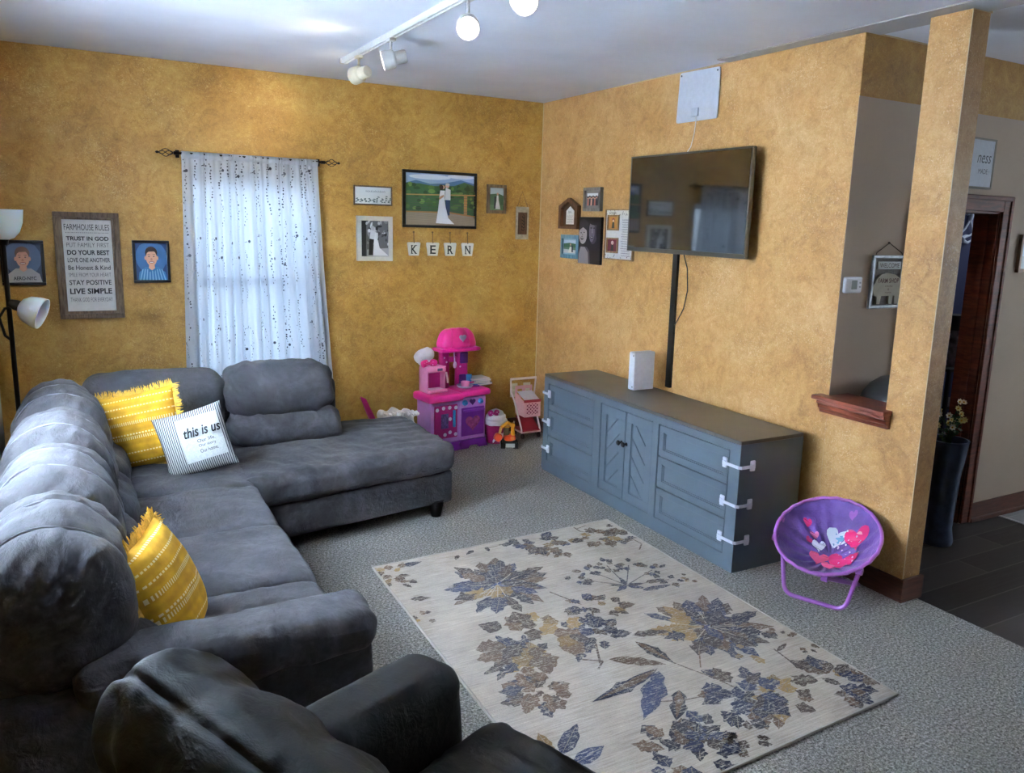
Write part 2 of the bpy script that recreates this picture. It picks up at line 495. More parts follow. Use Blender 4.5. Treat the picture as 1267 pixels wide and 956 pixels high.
# ------------------------------------------------------------------ upholstery
def suede(name, dark, mid, light, rough=.8, sheen=.10, nap=3.0, bmp=.5):
    q = N(name); co = q.coord()
    a = q.noise(q.coord(scale=(1, 1, 1.2)), nap*1.6, 5, .62, .8); b = q.noise(co, 26, 5, .65, .6)
    f = q.math('ADD', q.math('MULTIPLY', a, .7), q.math('MULTIPLY', b, .3))
    q.col(q.ramp(f, [(.34, dark), (.5, mid), (.68, light)]))
    q.set(Roughness=rough); q.b.inputs['Sheen Weight'].default_value = sheen; q.b.inputs['Sheen Roughness'].default_value = .45
    q.b.inputs['Specular IOR Level'].default_value = .25
    w = q.noise(q.coord(scale=(1.6, .7, 1.6)), 15, 5, .6, .35)
    q.bump(q.math('ADD', q.math('MULTIPLY', w, .8), q.math('MULTIPLY', b, .25)), bmp, .02)
    return q.m
SUEDE = suede('charcoal_microsuede', '#313033', '#424145', '#57565b')
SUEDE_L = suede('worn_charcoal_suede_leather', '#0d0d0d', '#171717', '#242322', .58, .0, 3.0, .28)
BLACKP = plain('#121212', .45)
STITCH = plain('#8a8991', .8)

def seam_fn(seams, depth=.007, w=.007, axis=1):
    """sunk stitched seams at fixed positions along an axis"""
    def fn(p, n):
        d = sum(math.exp(-((p[axis]-s)/w)**2) for s in seams)
        return p-n*depth*d
    return fn

def stitch_lines(mb, c, ys, lo, hi, r=.0022, lift=.0025):
    """raised thread lines that follow a cushion's surface at fixed y; angles in degrees in the x-z plane"""
    out = MB(); vs = [v.co.copy() for v in mb.bm.verts]
    for y0 in ys:
        pts = []
        for k in range(int((hi-lo)/8)+1):
            a = math.radians(lo+8*k); d = Vector((math.cos(a), 0, math.sin(a)))
            best = max((v for v in vs if abs(v.y-y0) < .022), key=lambda v: (Vector((v.x-c[0], 0, v.z-c[2])).normalized().dot(d) > .985, -abs(v.y-y0)))
            rr = math.hypot(best.x-c[0], best.z-c[2])+lift
            pts.append((c[0]+rr*d.x, y0, c[2]+rr*d.z))
        for _ in range(2): pts = [pts[0]]+[tuple((a+2*b+e)/4 for a, b, e in zip(p, q, s)) for p, q, s in zip(pts, pts[1:], pts[2:])]+[pts[-1]]
        out.tube(pts, r, 5)
    return out
sofa = thing('sectional_sofa', 'large charcoal grey microsuede corner sectional sofa with chaise end along the left wall', 'sofa', (-2.9, -2.2, 0))
# hull of the long run, the corner and the back section
mb = MB()
mb.soft((-3.16, -2.28, .20), (.90, 2.55, .22), .03, cuts=10)
mb.soft((-3.545, -2.235, .42), (.17, 2.78, .66), .05, cuts=12)
mb.soft((-2.80, -.90, .44), (1.60, .20, .66), .05, cuts=12)
obj('sofa_frame', mb, SUEDE, sofa)
# seat pads of the long run
for i, (a, b) in enumerate([(-1.26, -1.885), (-1.885, -2.465), (-2.465, -3.07), (-3.07, -3.53)]):
    mb = MB()
    def fn(p, n, i=i):
        p = p.copy(); p.z -= .02*max(0, (p.x-.05)/.4)**2
        return p
    mb.soft((-3.01, (a+b)/2, .365), (.70, abs(a-b)-.004, .17), .042, (0, 0, .020), 28, .009, 7, fn, seed=i)
    obj('seat_cushion', mb, SUEDE, sofa)
# back cushions: upper roll over a lower lumbar roll
for i, (a, b) in enumerate([(-1.22, -1.86), (-1.86, -2.46), (-2.46, -3.06), (-3.06, -3.66)]):
    w = abs(a-b)
    def gather(p, n, w=w, i=i):
        p = p.copy()
        e = math.exp(-((abs(p.y)-w/2)/.05)**2)
        p = p+n*(.0035*math.sin((p.x-p.z)*70+i*2+6*noise.noise(Vector((p.x*4, p.y*5, i))))*(.5+e)*max(0, min(1, n.z+.5)))
        s = sum(math.exp(-((p.y-k)/.010)**2) for k in (-w*.17, w*.17))
        return p-n*.012*s
    mb = MB()
    mb.soft((-3.478, (a+b)/2, .690), (.335, w+.05, .42), .145, (.03, 0, .02), 34, .012, 5, gather, seed=i+4, rot=Matrix.Rotation(-.16, 3, 'Y'))
    cy = (a+b)/2; sms = [stitch_lines(mb, (-3.478, cy, .690), [cy+s*w*.17], -20, 165, .0036, .009) for s in (-1, 1)]
    up_ = obj('back_cushion', mb, SUEDE, sofa)
    for sm in sms: obj('stitched_seam', sm, STITCH, up_)
    mb = MB(); mb.soft((-3.36, (a+b)/2, .505), (.26, w-.005, .24), .10, (.03, 0, 0), 18, .008, 8, seam_fn([-w*.17, w*.17]), seed=i+9)
    obj('lumbar_cushion', mb, SUEDE, sofa)
# smooth dark corner back
mb = MB(); mb.soft((-3.03, -1.03, .66), (.72, .27, .43), .10, (0, .03, .01), 22, .007, 6, seam_fn([-.08, .22], axis=0), seed=20)
obj('back_cushion', mb, SUEDE, sofa)
# chaise section: seat slab, hull, two-tier back
def shear(y0):
    def fn(p, n):
        p = p.copy()
        t = (p.x+.65)/1.3
        if p.y < 0: p.y += -.22*(1-t)*min(1, -p.y/.3)
        return p
    return fn
def drape(p, n):
    p = shear(0)(p, n)
    k = max(0, -p.y-.1)*(1 if n.z > -.3 else 0)
    p = p+n*.005*math.sin(p.x*42+7*noise.noise(Vector((p.x*3, p.y*5, 0)))+p.y*25)*min(1, k*4)
    p = p+n*.004*math.sin(p.y*55+6*noise.noise(Vector((p.x*4, p.y*3, 5))))*max(0, min(1, (p.x-.1)*4))*(1 if n.z > .5 else 0)
    return p
mb = MB(); mb.soft((-2.09, -1.21, .355), (1.26, .86, .165), .06, (0, 0, .014), 64, .010, 6, drape, seed=31)
obj('chaise_cushion', mb, SUEDE, sofa)
mb = MB(); mb.soft((-2.09, -1.20, .175), (1.23, .81, .20), .022, (0, 0, 0), 16, .002, 5, lambda p, n: seam_fn([-.30, .45], .004, .006, 0)(shear(0)(p, n), n), seed=32)
obj('chaise_base', mb, SUEDE, sofa)
def gather2(p, n):
    return p+n*(.009*math.sin((p.x+p.z*.6)*60+5*noise.noise(Vector((p.x*5, p.y*4, p.z*4))))*min(1, abs(p.x)/.28)**2)-n*.008*math.exp(-((p.x-.17)/.008)**2)-n*.006*math.exp(-((p.x+.14)/.008)**2)
mb = MB(); mb.soft((-2.37, -1.06, .735), (.64, .30, .32), .125, (0, .03, .012), 30, .009, 7, gather2, seed=33, rot=Matrix.Rotation(.10, 3, 'X'))
obj('back_cushion', mb, SUEDE, sofa)
mb = MB(); mb.soft((-2.345, -1.10, .52), (.66, .26, .22), .09, (0, .03, 0), 26, .009, 7, gather2, seed=34)
obj('lumbar_cushion', mb, SUEDE, sofa)
# arm at the near end
def armf(p, n):
    p = p.copy()
    p = p+n*.006*math.sin(p.x*30+6*noise.noise(Vector((p.x*3, p.y*5, p.z*5))))*(1 if n.z < .3 else .3)
    return p-n*.006*math.exp(-((p.x-.02)/.007)**2)*(1 if n.z > .1 else 0)
mb = MB(); mb.soft((-3.145, -3.640, .305), (.96, .20, .44), .035, cuts=20, amp=.004); ar = obj('armrest', mb, SUEDE, sofa)
mb = MB(); mb.soft((-3.045, -3.645, .545), (.79, .235, .125), .055, (0, 0, .012), 34, .006, 7, armf, seed=40); obj('armrest_pad', mb, SUEDE, ar)
for p in [(-1.58, -1.60), (-1.58, -.88), (-2.74, -3.66), (-3.52, -3.66), (-3.52, -.95)]:
    mb = MB(); mb.lathe([(0, 0), (.030, 0), (.042, .1), (0, .1)], (p[0], p[1], 0), seg=4); mb2 = MB()
    mb2.cyl((p[0], p[1], 0), (p[0], p[1], .10), .030, .048, 20); mb.bm.free()
    obj('leg', mb2, BLACKP, sofa)

# armchair close to the camera, turned towards the television
AC = Matrix.Translation((-2.744, -4.551, 0)) @ Matrix.Rotation(math.radians(22), 4, 'Z')
ch = thing('armchair', 'charcoal suede leather armchair in the near foreground turned towards the rug', 'armchair', (-2.744, -4.551, 0), rot=(0, 0, math.radians(22)))
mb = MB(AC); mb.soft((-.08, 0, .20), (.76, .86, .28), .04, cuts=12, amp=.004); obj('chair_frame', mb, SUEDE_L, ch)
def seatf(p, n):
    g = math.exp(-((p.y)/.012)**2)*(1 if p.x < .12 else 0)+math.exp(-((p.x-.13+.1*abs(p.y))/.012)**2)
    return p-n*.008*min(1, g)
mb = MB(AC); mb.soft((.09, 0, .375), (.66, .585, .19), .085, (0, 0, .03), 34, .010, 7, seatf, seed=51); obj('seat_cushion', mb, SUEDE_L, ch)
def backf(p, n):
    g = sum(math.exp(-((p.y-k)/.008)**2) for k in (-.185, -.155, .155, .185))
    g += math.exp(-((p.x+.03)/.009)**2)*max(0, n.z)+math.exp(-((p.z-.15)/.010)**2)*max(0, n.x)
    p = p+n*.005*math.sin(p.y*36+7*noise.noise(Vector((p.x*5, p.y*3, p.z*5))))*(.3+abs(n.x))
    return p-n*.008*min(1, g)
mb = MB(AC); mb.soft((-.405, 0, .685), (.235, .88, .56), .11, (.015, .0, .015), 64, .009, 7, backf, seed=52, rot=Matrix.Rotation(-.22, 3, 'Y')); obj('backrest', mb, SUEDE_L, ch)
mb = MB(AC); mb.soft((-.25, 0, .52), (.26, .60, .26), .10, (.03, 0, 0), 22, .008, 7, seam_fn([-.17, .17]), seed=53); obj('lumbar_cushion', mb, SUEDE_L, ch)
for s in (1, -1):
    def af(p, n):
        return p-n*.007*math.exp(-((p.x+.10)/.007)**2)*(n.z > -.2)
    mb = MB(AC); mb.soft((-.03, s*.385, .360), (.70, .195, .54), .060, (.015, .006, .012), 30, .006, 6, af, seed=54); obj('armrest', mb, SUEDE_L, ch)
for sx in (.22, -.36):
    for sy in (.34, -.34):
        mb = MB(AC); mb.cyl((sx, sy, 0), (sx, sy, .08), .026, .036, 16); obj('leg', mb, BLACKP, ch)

# ------------------------------------------------------------------ pillows
def pillow_z(u, v, T):
    return T*max(0, (1-abs(u)**2.4)*(1-abs(v)**2.4))**.55
def pillow_mesh(S, T, n=30, seed=0):
    mb = MB(); vs = []; fs = []
    for side in (1, -1):
        o = len(vs)
        for j in range(n+1):
            for i in range(n+1):
                u = -1+2*i/n; v = -1+2*j/n
                x = u*S/2*(1-.07*(1-v*v)*abs(u)**3); y = v*S/2*(1-.07*(1-u*u)*abs(v)**3)
                z = side*pillow_z(u, v, T)
                z += side*.005*noise.noise(Vector((x*14+seed, y*14, side)))*(1-u*u)*(1-v*v)*2
                vs.append((x, y, z))
        for j in range(n):
            for i in range(n): fs.append([o+j*(n+1)+i, o+j*(n+1)+i+1, o+(j+1)*(n+1)+i+1, o+(j+1)*(n+1)+i])
    mb.add(vs, fs); bmesh.ops.remove_doubles(mb.bm, verts=mb.bm.verts[:], dist=1e-5)
    return mb
def yellow_mat():
    q = N('mustard_woven_stripe'); co = q.n('ShaderNodeTexCoord').outputs['Object']
    sp = q.n('ShaderNodeSeparateXYZ'); q.l(co, sp.inputs[0]); X, Y = sp.outputs[0], sp.outputs[1]
    nz = q.noise(co, 60, 3)
    base = q.ramp(q.noise(co, 18, 4), [(.3, '#b98408'), (.7, '#e0ab1c')])
    stripe = q.math('MULTIPLY', q.math('ADD', q.math('SINE', q.math('MULTIPLY', Y, 190)), 1), .5)
    base = q.mix(q.math('MULTIPLY', stripe, .28), base, '#8f6410')
    # dashed white bands at set heights
    band = None
    for c, w in ((-.155, .0032), (-.105, .0032), (-.03, .008), (-.012, .004), (.045, .008), (.085, .0035), (.125, .0035), (.165, .003)):
        m = q.math('LESS_THAN', q.math('ABSOLUTE', q.math('SUBTRACT', Y, c)), w)
        d = q.math('GREATER_THAN', q.math('SINE', q.math('MULTIPLY', X, 420 if w < .005 else 620)), -.35 if w < .005 else .25)
        m = q.math('MULTIPLY', m, d); band = m if band is None else q.math('MAXIMUM', band, m)
    q.col(q.mix(q.math('MULTIPLY', band, .8), base, '#f0e3bc')); q.set(Roughness=.9)
    q.bump(q.math('ADD', nz, q.math('MULTIPLY', band, .8)), .4, .004); return q.m
YEL = yellow_mat()
YFR = plain('#d9ad45', .9, scale=80, var=.12)
def orient(xa, ya):
    """euler from the pillow's own width and height directions"""
    x = Vector(xa).normalized(); y = Vector(ya); y = (y-x*x.dot(y)).normalized(); z = x.cross(y)
    return Matrix((x, y, z)).transposed()
def yellow_pillow(loc, xa, ya, S, label, seed):
    e = orient(xa, ya).to_euler()
    t = thing('throw_pillow', label, 'pillow', loc, 'mustard yellow pillows', e)
    obj('pillow_cover', pillow_mesh(S, .085, 30, seed), YEL, t, local=True, sharp=80)
    mb = MB(); rnd = random.Random(seed)
    for side in range(4):
        for k in range(95):
            s = -1+2*(k+rnd.random())/95
            pin = 1-.07*(1-s*s)
            L = .022+.016*rnd.random(); j = (rnd.random()-.5)*.016
            a = [(s*S/2, S/2*pin), (s*S/2, -S/2*pin), (S/2*pin, s*S/2), (-S/2*pin, s*S/2)][side]
            d = [(j, L), (j, -L), (L, j), (-L, j)][side]
            zz = (rnd.random()-.5)*.02
            mb.tube([(a[0]-d[0]*.2, a[1]-d[1]*.2, 0), (a[0]+d[0]*.5, a[1]+d[1]*.5, zz*.4), (a[0]+d[0], a[1]+d[1], zz)], [.0035, .003, .0015], 4)
    obj('fringe', mb, YFR, t, local=True)
    return t
yellow_pillow((-3.13, -1.40, .645), (.92, -.36, .22), (-.25, .28, .93), .40, 'mustard yellow fringed throw pillow in the sofa corner behind the grey and white pillow', 3)
yellow_pillow((-3.20, -3.31, .60), (.36, .93, .03), (-.40, .03, .92), .38, 'mustard yellow fringed throw pillow standing against the near sofa arm', 11)

def ticking_mat():
    q = N('grey_ticking_stripe'); co = q.n('ShaderNodeTexCoord').outputs['Object']
    sp = q.n('ShaderNodeSeparateXYZ'); q.l(co, sp.inputs[0]); X, Y = sp.outputs[0], sp.outputs[1]
    s1 = q.math('GREATER_THAN', q.math('SINE', q.math('MULTIPLY', X, 640)), .15)
    s2 = q.math('GREATER_THAN', q.math('SINE', q.math('MULTIPLY', X, 640)), .15)
    panel = q.math('MULTIPLY', q.math('LESS_THAN', q.math('ABSOLUTE', q.math('SUBTRACT', X, .040)), .098), q.math('LESS_THAN', q.math('ABSOLUTE', q.math('SUBTRACT', Y, .01)), .112))
    st = q.mix(s1, '#d4d6d4', '#50545c')
    q.col(q.mix(panel, st, q.ramp(q.noise(co, 120, 3), [(.3, '#d6dad8'), (.7, '#eef0ee')])))
    q.set(Roughness=.9); q.bump(q.noise(co, 300, 2), .25, .002); return q.m
S = .335
t = thing('throw_pillow', 'grey striped pillow with white panel reading this is us', 'pillow', (-2.90, -1.61, .610), rot=orient((.90, -.12, .24), (-.28, .34, .93)).to_euler())
obj('pillow_cover', pillow_mesh(S, .075, 30, 21), ticking_mat(), t, local=True, sharp=80)
def on_pillow(mb, body, u, v, width, height, **kw):
    P, F = text_mesh(body, width, height, **kw)
    pts = []
    for a, b in P:
        x, y = u+a, v+b
        pts.append((x, y, pillow_z(x/(S/2), y/(S/2), .075)+.007))
    mb.add(pts, F, None, False)
mb = MB()
on_pillow(mb, 'this is us', .050, .045, .175, .052, bold=.02, shear=.25)
for i, s in enumerate(('Our life.', 'Our story.', 'Our home.')):
    on_pillow(mb, s, .058, -.006-.026*i, .085, .018)
obj('lettering', mb, plain('#26282c', .8), t, local=True)
# ------------------------------------------------------------------ curtains
def sheer_mat(lo=.93, hi=.98):
    q = N('white_sheer_fabric'); t = q.t; out = t.nodes['Material Output']
    co = q.coord()
    tr = q.n('ShaderNodeBsdfTranslucent'); tr.inputs[0].default_value = (.78, .84, .92, 1)
    di = q.n('ShaderNodeBsdfDiffuse'); di.inputs[0].default_value = (.80, .81, .83, 1)
    tp = q.n('ShaderNodeBsdfTransparent')
    w = q.noise(q.coord(scale=(60, 60, 6)), 10, 2)
    m1 = q.n('ShaderNodeMixShader'); m1.inputs[0].default_value = .5; q.l(di.outputs[0], m1.inputs[1]); q.l(tr.outputs[0], m1.inputs[2])
    m2 = q.n('ShaderNodeMixShader'); q.l(q.ramp(w, [(.3, (lo, lo, lo, 1)), (.7, (hi, hi, hi, 1))]), m2.inputs[0]); q.l(tp.outputs[0], m2.inputs[1]); q.l(m1.outputs[0], m2.inputs[2])
    q.l(m2.outputs[0], out.inputs['Surface'])
    return q.m
SHEER = sheer_mat(); VOILE = sheer_mat(.86, .92)
IRON = plain('#1d1815', .4, .7)
def curtain(name, label, fr, u0, u1, b0, b1, z0, z1, folds, seed, n0=.08, vines=True, cloth=None):
    cloth = cloth or SHEER
    rnd = random.Random(seed)
    ph = [rnd.uniform(0, 6.28) for _ in range(6)]
    amp0 = .6 if n0 < .07 else 1.0
    def S(s, t):
        """s along the width 0..1, t down the drop 0..1"""
        a, b = u0+(b0-u0)*t**1.3, u1+(b1-u1)*t**1.3
        k = s*folds*2*PI
        w = s+.012*math.sin(k*.5+ph[0]+t*1.2)
        amp = (.004+.044*min(1, t*2.5))*amp0
        n = n0+amp*math.sin(k+.8*math.sin(k*.37+ph[1])+.5*t*math.sin(ph[2]+s*9))+.35*amp*math.sin(k*2.3+ph[3])
        n += .003*math.sin(k*3.1+ph[4])*max(0, 1-t*6)
        return fr(a+(b-a)*w, z1+(z0-z1)*t, n)
    root = thing(name, label, 'curtain', fr((u0+u1)/2, z1, n0))
    nx, nz = 150, 46; vs = []; fs = []
    for j in range(nz+1):
        for i in range(nx+1): vs.append(S(i/nx, j/nz))
    for j in range(nz):
        for i in range(nx): fs.append([j*(nx+1)+i, j*(nx+1)+i+1, (j+1)*(nx+1)+i+1, (j+1)*(nx+1)+i])
    mb = MB(); mb.add(vs, fs); obj('curtain_panel', mb, cloth, root, sharp=180)
    # rod pocket at the top
    mb = MB()
    for k in range(2):
        vv = []; ff = []
        for j in range(7):
            for i in range(nx+1):
                p = S(i/nx, 0); vv.append(p+fr.V*(-.03+.045*j/6)+fr.Nn*(.014*math.sin(PI*j/6)*(1 if k == 0 else -1)))
        for j in range(6):
            for i in range(nx): ff.append([j*(nx+1)+i, j*(nx+1)+i+1, (j+1)*(nx+1)+i+1, (j+1)*(nx+1)+i])
        mb.add(vv, ff)
    obj('rod_pocket', mb, cloth, root, sharp=180)
    if not vines: return root
    mb = MB()
    def disc(s, t, r, c, el=1.0):
        e = .004; p = S(s, t); du = (S(min(1, s+e), t)-S(max(0, s-e), t)); dv = (S(s, min(1, t+e))-S(s, max(0, t-e)))
        if du.length < 1e-7 or dv.length < 1e-7: return
        du.normalize(); dv = (dv-du*du.dot(dv)).normalized(); n = dv.cross(du)
        if n.dot(fr.Nn) < 0: n = -n
        mb.add([p+n*.0016+du*r*math.cos(q*PI/4)*el+dv*r*math.sin(q*PI/4) for q in range(8)], [list(range(8))], c, False)
    V = 17
    for i in range(V):
        s0 = (i+.5)/V+rnd.uniform(-.012, .012); t = rnd.uniform(0, .02); run = 0
        sw = rnd.uniform(0, 6)
        while t < .98:
            ss = s0+.007*math.sin(t*30+sw)
            if rnd.random() < .84: disc(ss+rnd.choice((-1, 1))*.004, t, rnd.uniform(.0038, .0064), '#3c4150', rnd.uniform(.6, 1.3))
            if rnd.random() < .45: disc(ss, t+.003, .0024, '#5a5f6c', .8)
            t += rnd.uniform(.0065, .012)
            run += 1
            if run > rnd.randint(16, 34): t += rnd.uniform(.02, .07); run = 0
        for k in range(7):
            tt = (k+.5*(i % 2)+rnd.uniform(.2, .5))/7.2
            if tt < .97 and i % 2 == k % 2:
                sg = rnd.choice((-1, 1)); disc(s0+sg*.014, tt, .0105, '#454a58'); disc(s0+sg*.014-.012, tt+.002, .004, '#3c4150'); disc(s0+sg*.014-.020, tt+.003, .0035, '#5b606c')
    obj('embroidery', mb, PRINT, root)
    return root
def rod(label, fr, u0, u1, v, n0, fin=True):
    t = thing('curtain_rod', label, 'curtain rod', fr((u0+u1)/2, v, n0))
    mb = MB(); mb.cyl(fr(u0, v, n0), fr(u1, v, n0), .008, seg=12); obj('rod', mb, IRON, t)
    for e, d in ((u0, -1), (u1, 1)):
        mb = MB(); L = .105
        mb.cyl(fr(e-d*.03, v, n0), fr(e, v, n0), .011)
        for k in range(4):
            pts = []
            for i in range(15):
                s = i/14; a = PI/2*k+s*PI*.9; r = .024*math.sin(PI*s)
                pts.append(fr(e+d*L*s*.85, v+r*math.sin(a), n0+r*math.cos(a)))
            mb.tube(pts, .0024, 6)
        mb.lathe([(0, 0), (.006, .002), (.009, .01), (.006, .018), (0, .022)], fr(e+d*L*.82, v, n0), fr.U*d, 12)
        obj('finial', mb, IRON, t)
    for u in (u0+.03, u1-.03):
        mb = MB(); mb.cyl(fr(u, v, 0), fr(u, v, n0), .006, seg=8); fr.box(mb, u-.012, u+.012, v-.025, v+.025, 0, .006, .002); obj('bracket', mb, IRON, t)
    return t
rod('dark wrought iron curtain rod with cage finials above the back wall window', BACK, -2.775, -1.80, 2.122, .08)
curtain('window_curtain', 'white sheer curtain embroidered with dark vines hanging at the back wall window', BACK, -2.722, -1.858, -2.765, -1.745, .04, 2.122, 11, 5)
rod('dark iron curtain rod on the left wall', LEFT, -3.68, -1.10, 2.12, .065)
curtain('window_curtain', 'white sheer curtain at the left edge of the picture behind the sofa back', LEFT, -3.55, -1.26, -3.60, -1.20, 0.04, 2.12, 27, 9, .065, True, VOILE)

# ------------------------------------------------------------------ floor lamp in the corner
LPX, LPY = -3.705, -.60
t = thing('floor_lamp', 'black floor lamp with white bowl uplight and white side reading shade', 'lamp', (LPX, LPY, 0))
BLK = plain('#17171a', .35)
SHADE = N('white_frosted_plastic'); SHADE.col('#f2f2f4'); SHADE.set(Roughness=.35); SHADE.b.inputs['Subsurface Weight'].default_value = .15; SHADE = SHADE.m
mb = MB(); mb.lathe([(0, 0), (.13, 0), (.135, .012), (.10, .022), (.02, .035), (.014, .06), (0, .06)], (LPX, LPY, 0), seg=32); obj('base', mb, BLK, t)
mb = MB(); mb.cyl((LPX, LPY, .03), (LPX, LPY, 1.56), .0125); obj('pole', mb, BLK, t)
mb = MB(); mb.lathe([(.0, 0), (.022, 0), (.03, .03), (.028, .035), (0, .035)], (LPX, LPY, 1.545)); obj('socket', mb, BLK, t)
mb = MB(); mb.lathe([(.02, .0), (.055, .012), (.083, .045), (.100, .095), (.107, .165), (.104, .165), (.096, .096), (.079, .05), (.05, .018), (.0, .008)], (LPX, LPY, 1.572), seg=36); obj('lamp_shade', mb, SHADE, t)
mb = MB()
arm0 = Vector((LPX, LPY, 1.30)); hd = Vector((LPX+.045, LPY-.02, 1.215))
mb.tube([(LPX, LPY, 1.02), (LPX-.03, LPY, 1.05), (LPX-.05, LPY, 1.15), (LPX-.02, LPY-.005, 1.20), hd], .008); obj('gooseneck', mb, BLK, t)
ax = Vector((.80, -.25, -.32)).normalized()
mb = MB(); mb.lathe([(0, -.05), (.022, -.045), (.03, -.01), (.028, .02), (0, .02)], hd, ax); obj('socket', mb, BLK, t)
mb = MB(); mb.lathe([(.024, .0), (.05, .012), (.073, .04), (.085, .085), (.088, .12), (.085, .12), (.081, .084), (.068, .042), (.045, .018), (0, .012)], hd+ax*.005, ax, 32); obj('lamp_shade', mb, SHADE, t)
mb = MB(); mb.lathe([(0, 0), (.018, .005), (.028, .03), (.026, .055), (0, .075)], hd+ax*.015, ax); obj('bulb', mb, plain('#f4f2ea', .3), t)

# ------------------------------------------------------------------ pictures and signs on the back wall
FBLK = plain('#121214', .35); WOODG = wood('grey_brown_barn_wood', '#4f3c2c', '#80684f', (30, 30, 5), .6)
WOODL = wood('pale_wood', '#7d5c3c', '#a98a62', (30, 30, 5), .6); CREAM = plain('#d9d6cc', .5); GREYF = wood('grey_wash_wood', '#6b655e', '#97928a', (30, 30, 5), .6)
BLUEF = wood('blue_wash_wood', '#55809a', '#86aebf', (30, 30, 5), .6); REDW = wood('walnut_wood', '#4f2f1c', '#7a5033', (30, 30, 5), .5)
def portrait(skin, hair, shirt, bg1, bg2, stripes=None, tee=None):
    P = [(bg2, ell(.5, .62, .5, .45)), (shirt, [(.05, 0), (.10, .22), (.30, .36), (.70, .36), (.92, .22), (.98, 0)])]
    if stripes:
        for k in range(9): P.append((stripes, [(.10+.1*k, 0), (.14+.1*k, 0), (.20+.075*k+.03, .30), (.20+.075*k, .30)]))
        P += [(shirt, [(.36, .36), (.5, .26), (.42, .22)]), (shirt, [(.64, .36), (.5, .26), (.58, .22)])]
    P += [(skin, [(.42, .46), (.58, .46), (.60, .33), (.5, .27), (.40, .33)]), (hair, ell(.5, .74, .195, .17)), (skin, ell(.31, .60, .03, .055)), (skin, ell(.69, .60, .03, .055)),
          (skin, ell(.5, .60, .175, .215)), (hair, [(.32, .70), (.36, .84), (.5, .88), (.64, .84), (.68, .70), (.60, .78), (.42, .77)]),
          ('#3a2a22', ell(.425, .64, .024, .014)), ('#3a2a22', ell(.575, .64, .024, .014)), ('#5a4033', [(.385, .685), (.46, .69), (.46, .70), (.385, .70)]), ('#5a4033', [(.54, .69), (.615, .685), (.615, .70), (.54, .70)]),
          ('#c08468', [(.48, .60), (.52, .60), (.535, .545), (.465, .545)]), ('#9c4a44', ell(.5, .49, .085, .030)), ('#f2eee6', [(.43, .498), (.57, .498), (.545, .478), (.455, .478)])]
    return P
def framed(fr, u0, u1, v0, v1, label, w, mat, polys, base, cat='picture frame', name='wall_picture', depth=.02, mount=0, group=None, matc='#e6e3da'):
    t = thing(name, label, cat, fr((u0+u1)/2, v0, 0), group)
    obj('frame', frame_ring(fr, u0, u1, v0, v1, 0, depth, w), mat, t)
    a, b, c, d = u0+w*.9, u1-w*.9, v0+w*.9, v1-w*.9
    if mount:
        mb = MB(); fr.box(mb, a, b, c, d, .001, depth*.5); obj('mount', mb, plain(matc, .7), t)
        a += mount; b -= mount; c += mount; d -= mount
    obj('picture', art(fr, a, b, c, d, depth*.62, polys, base), PRINT, t)
    return t
pp = portrait('#d9a58a', '#6a4a36', '#c9c6c2', '#3a4a66', '#5a6d8c')
t = framed(BACK, -3.765, -3.535, 1.279, 1.553, 'black framed portrait of a boy in pale tee, left of the farmhouse rules sign', .018, FBLK, pp, '#33415c', group='boy portraits')
mb = MB(); write(mb, BACK, 'AERO-NYC', -3.645, 1.322, .12, .022, .0190, bold=.02); obj('lettering', mb, plain('#1b1b20', .6), t)
pp = portrait('#e0a684', '#3a2418', '#3f7fae', '#234a78', '#3f6d9e', '#8fc0dc')
framed(BACK, -3.045, -2.825, 1.288, 1.562, 'black framed portrait of a boy in blue striped shirt, right of the farmhouse rules sign', .018, FBLK, pp, '#1f4270', group='boy portraits')

# rules sign: deep box frame with printed lines
t = thing('wall_sign', 'tall wooden framed sign of farmhouse rules in black lettering', 'sign', (-3.29, 0, 1.066))
u0, u1, v0, v1 = -3.475, -3.112, 1.066, 1.731
obj('frame', frame_ring(BACK, u0, u1, v0, v1, 0, .045, .030), WOODG, t)
mb = MB(); frame_ring(BACK, u0+.012, u1-.012, v0+.012, v1-.012, 0, .026, .034, .001, mb); obj('inner_frame', mb, WOODG, t)
mb = MB(); BACK.box(mb, u0+.03, u1-.03, v0+.03, v1-.03, .001, .014); obj('board', mb, plain('#dedcd8', .7), t)
mb = MB(); uc = (u0+u1)/2
rows = [('FARMHOUSE RULES', .037, .25, 0, .24), ('TRUST IN GOD', .026, .235, .03, .17), ('PUT FAMILY FIRST', .026, .235, -.012, .13), ('DO YOUR BEST', .031, .235, .03, .083), ('LOVE ONE ANOTHER', .028, .235, .01, .036),
        ('Be Honest & Kind', .028, .235, .012, -.012), ('SMILE FROM YOUR HEART', .024, .235, -.012, -.057), ('STAY POSITIVE', .031, .235, .015, -.105), ('LIVE SIMPLE', .036, .235, .028, -.160), ('THANK GOD FOR EVERYDAY', .026, .235, -.012, -.214)]
mid = (v0+v1)/2
for s, h, w, b, v in rows: write(mb, BACK, s, uc, mid+v, w, h, .0150, bold=b)
for k in range(22): mb.poly([BACK(uc-.115+.011*k+x, mid+.206+y, .0150) for x, y in ell(0, 0, .0025, .0025, 8)])
obj('lettering', mb, plain('#2a2a2c', .7), t)

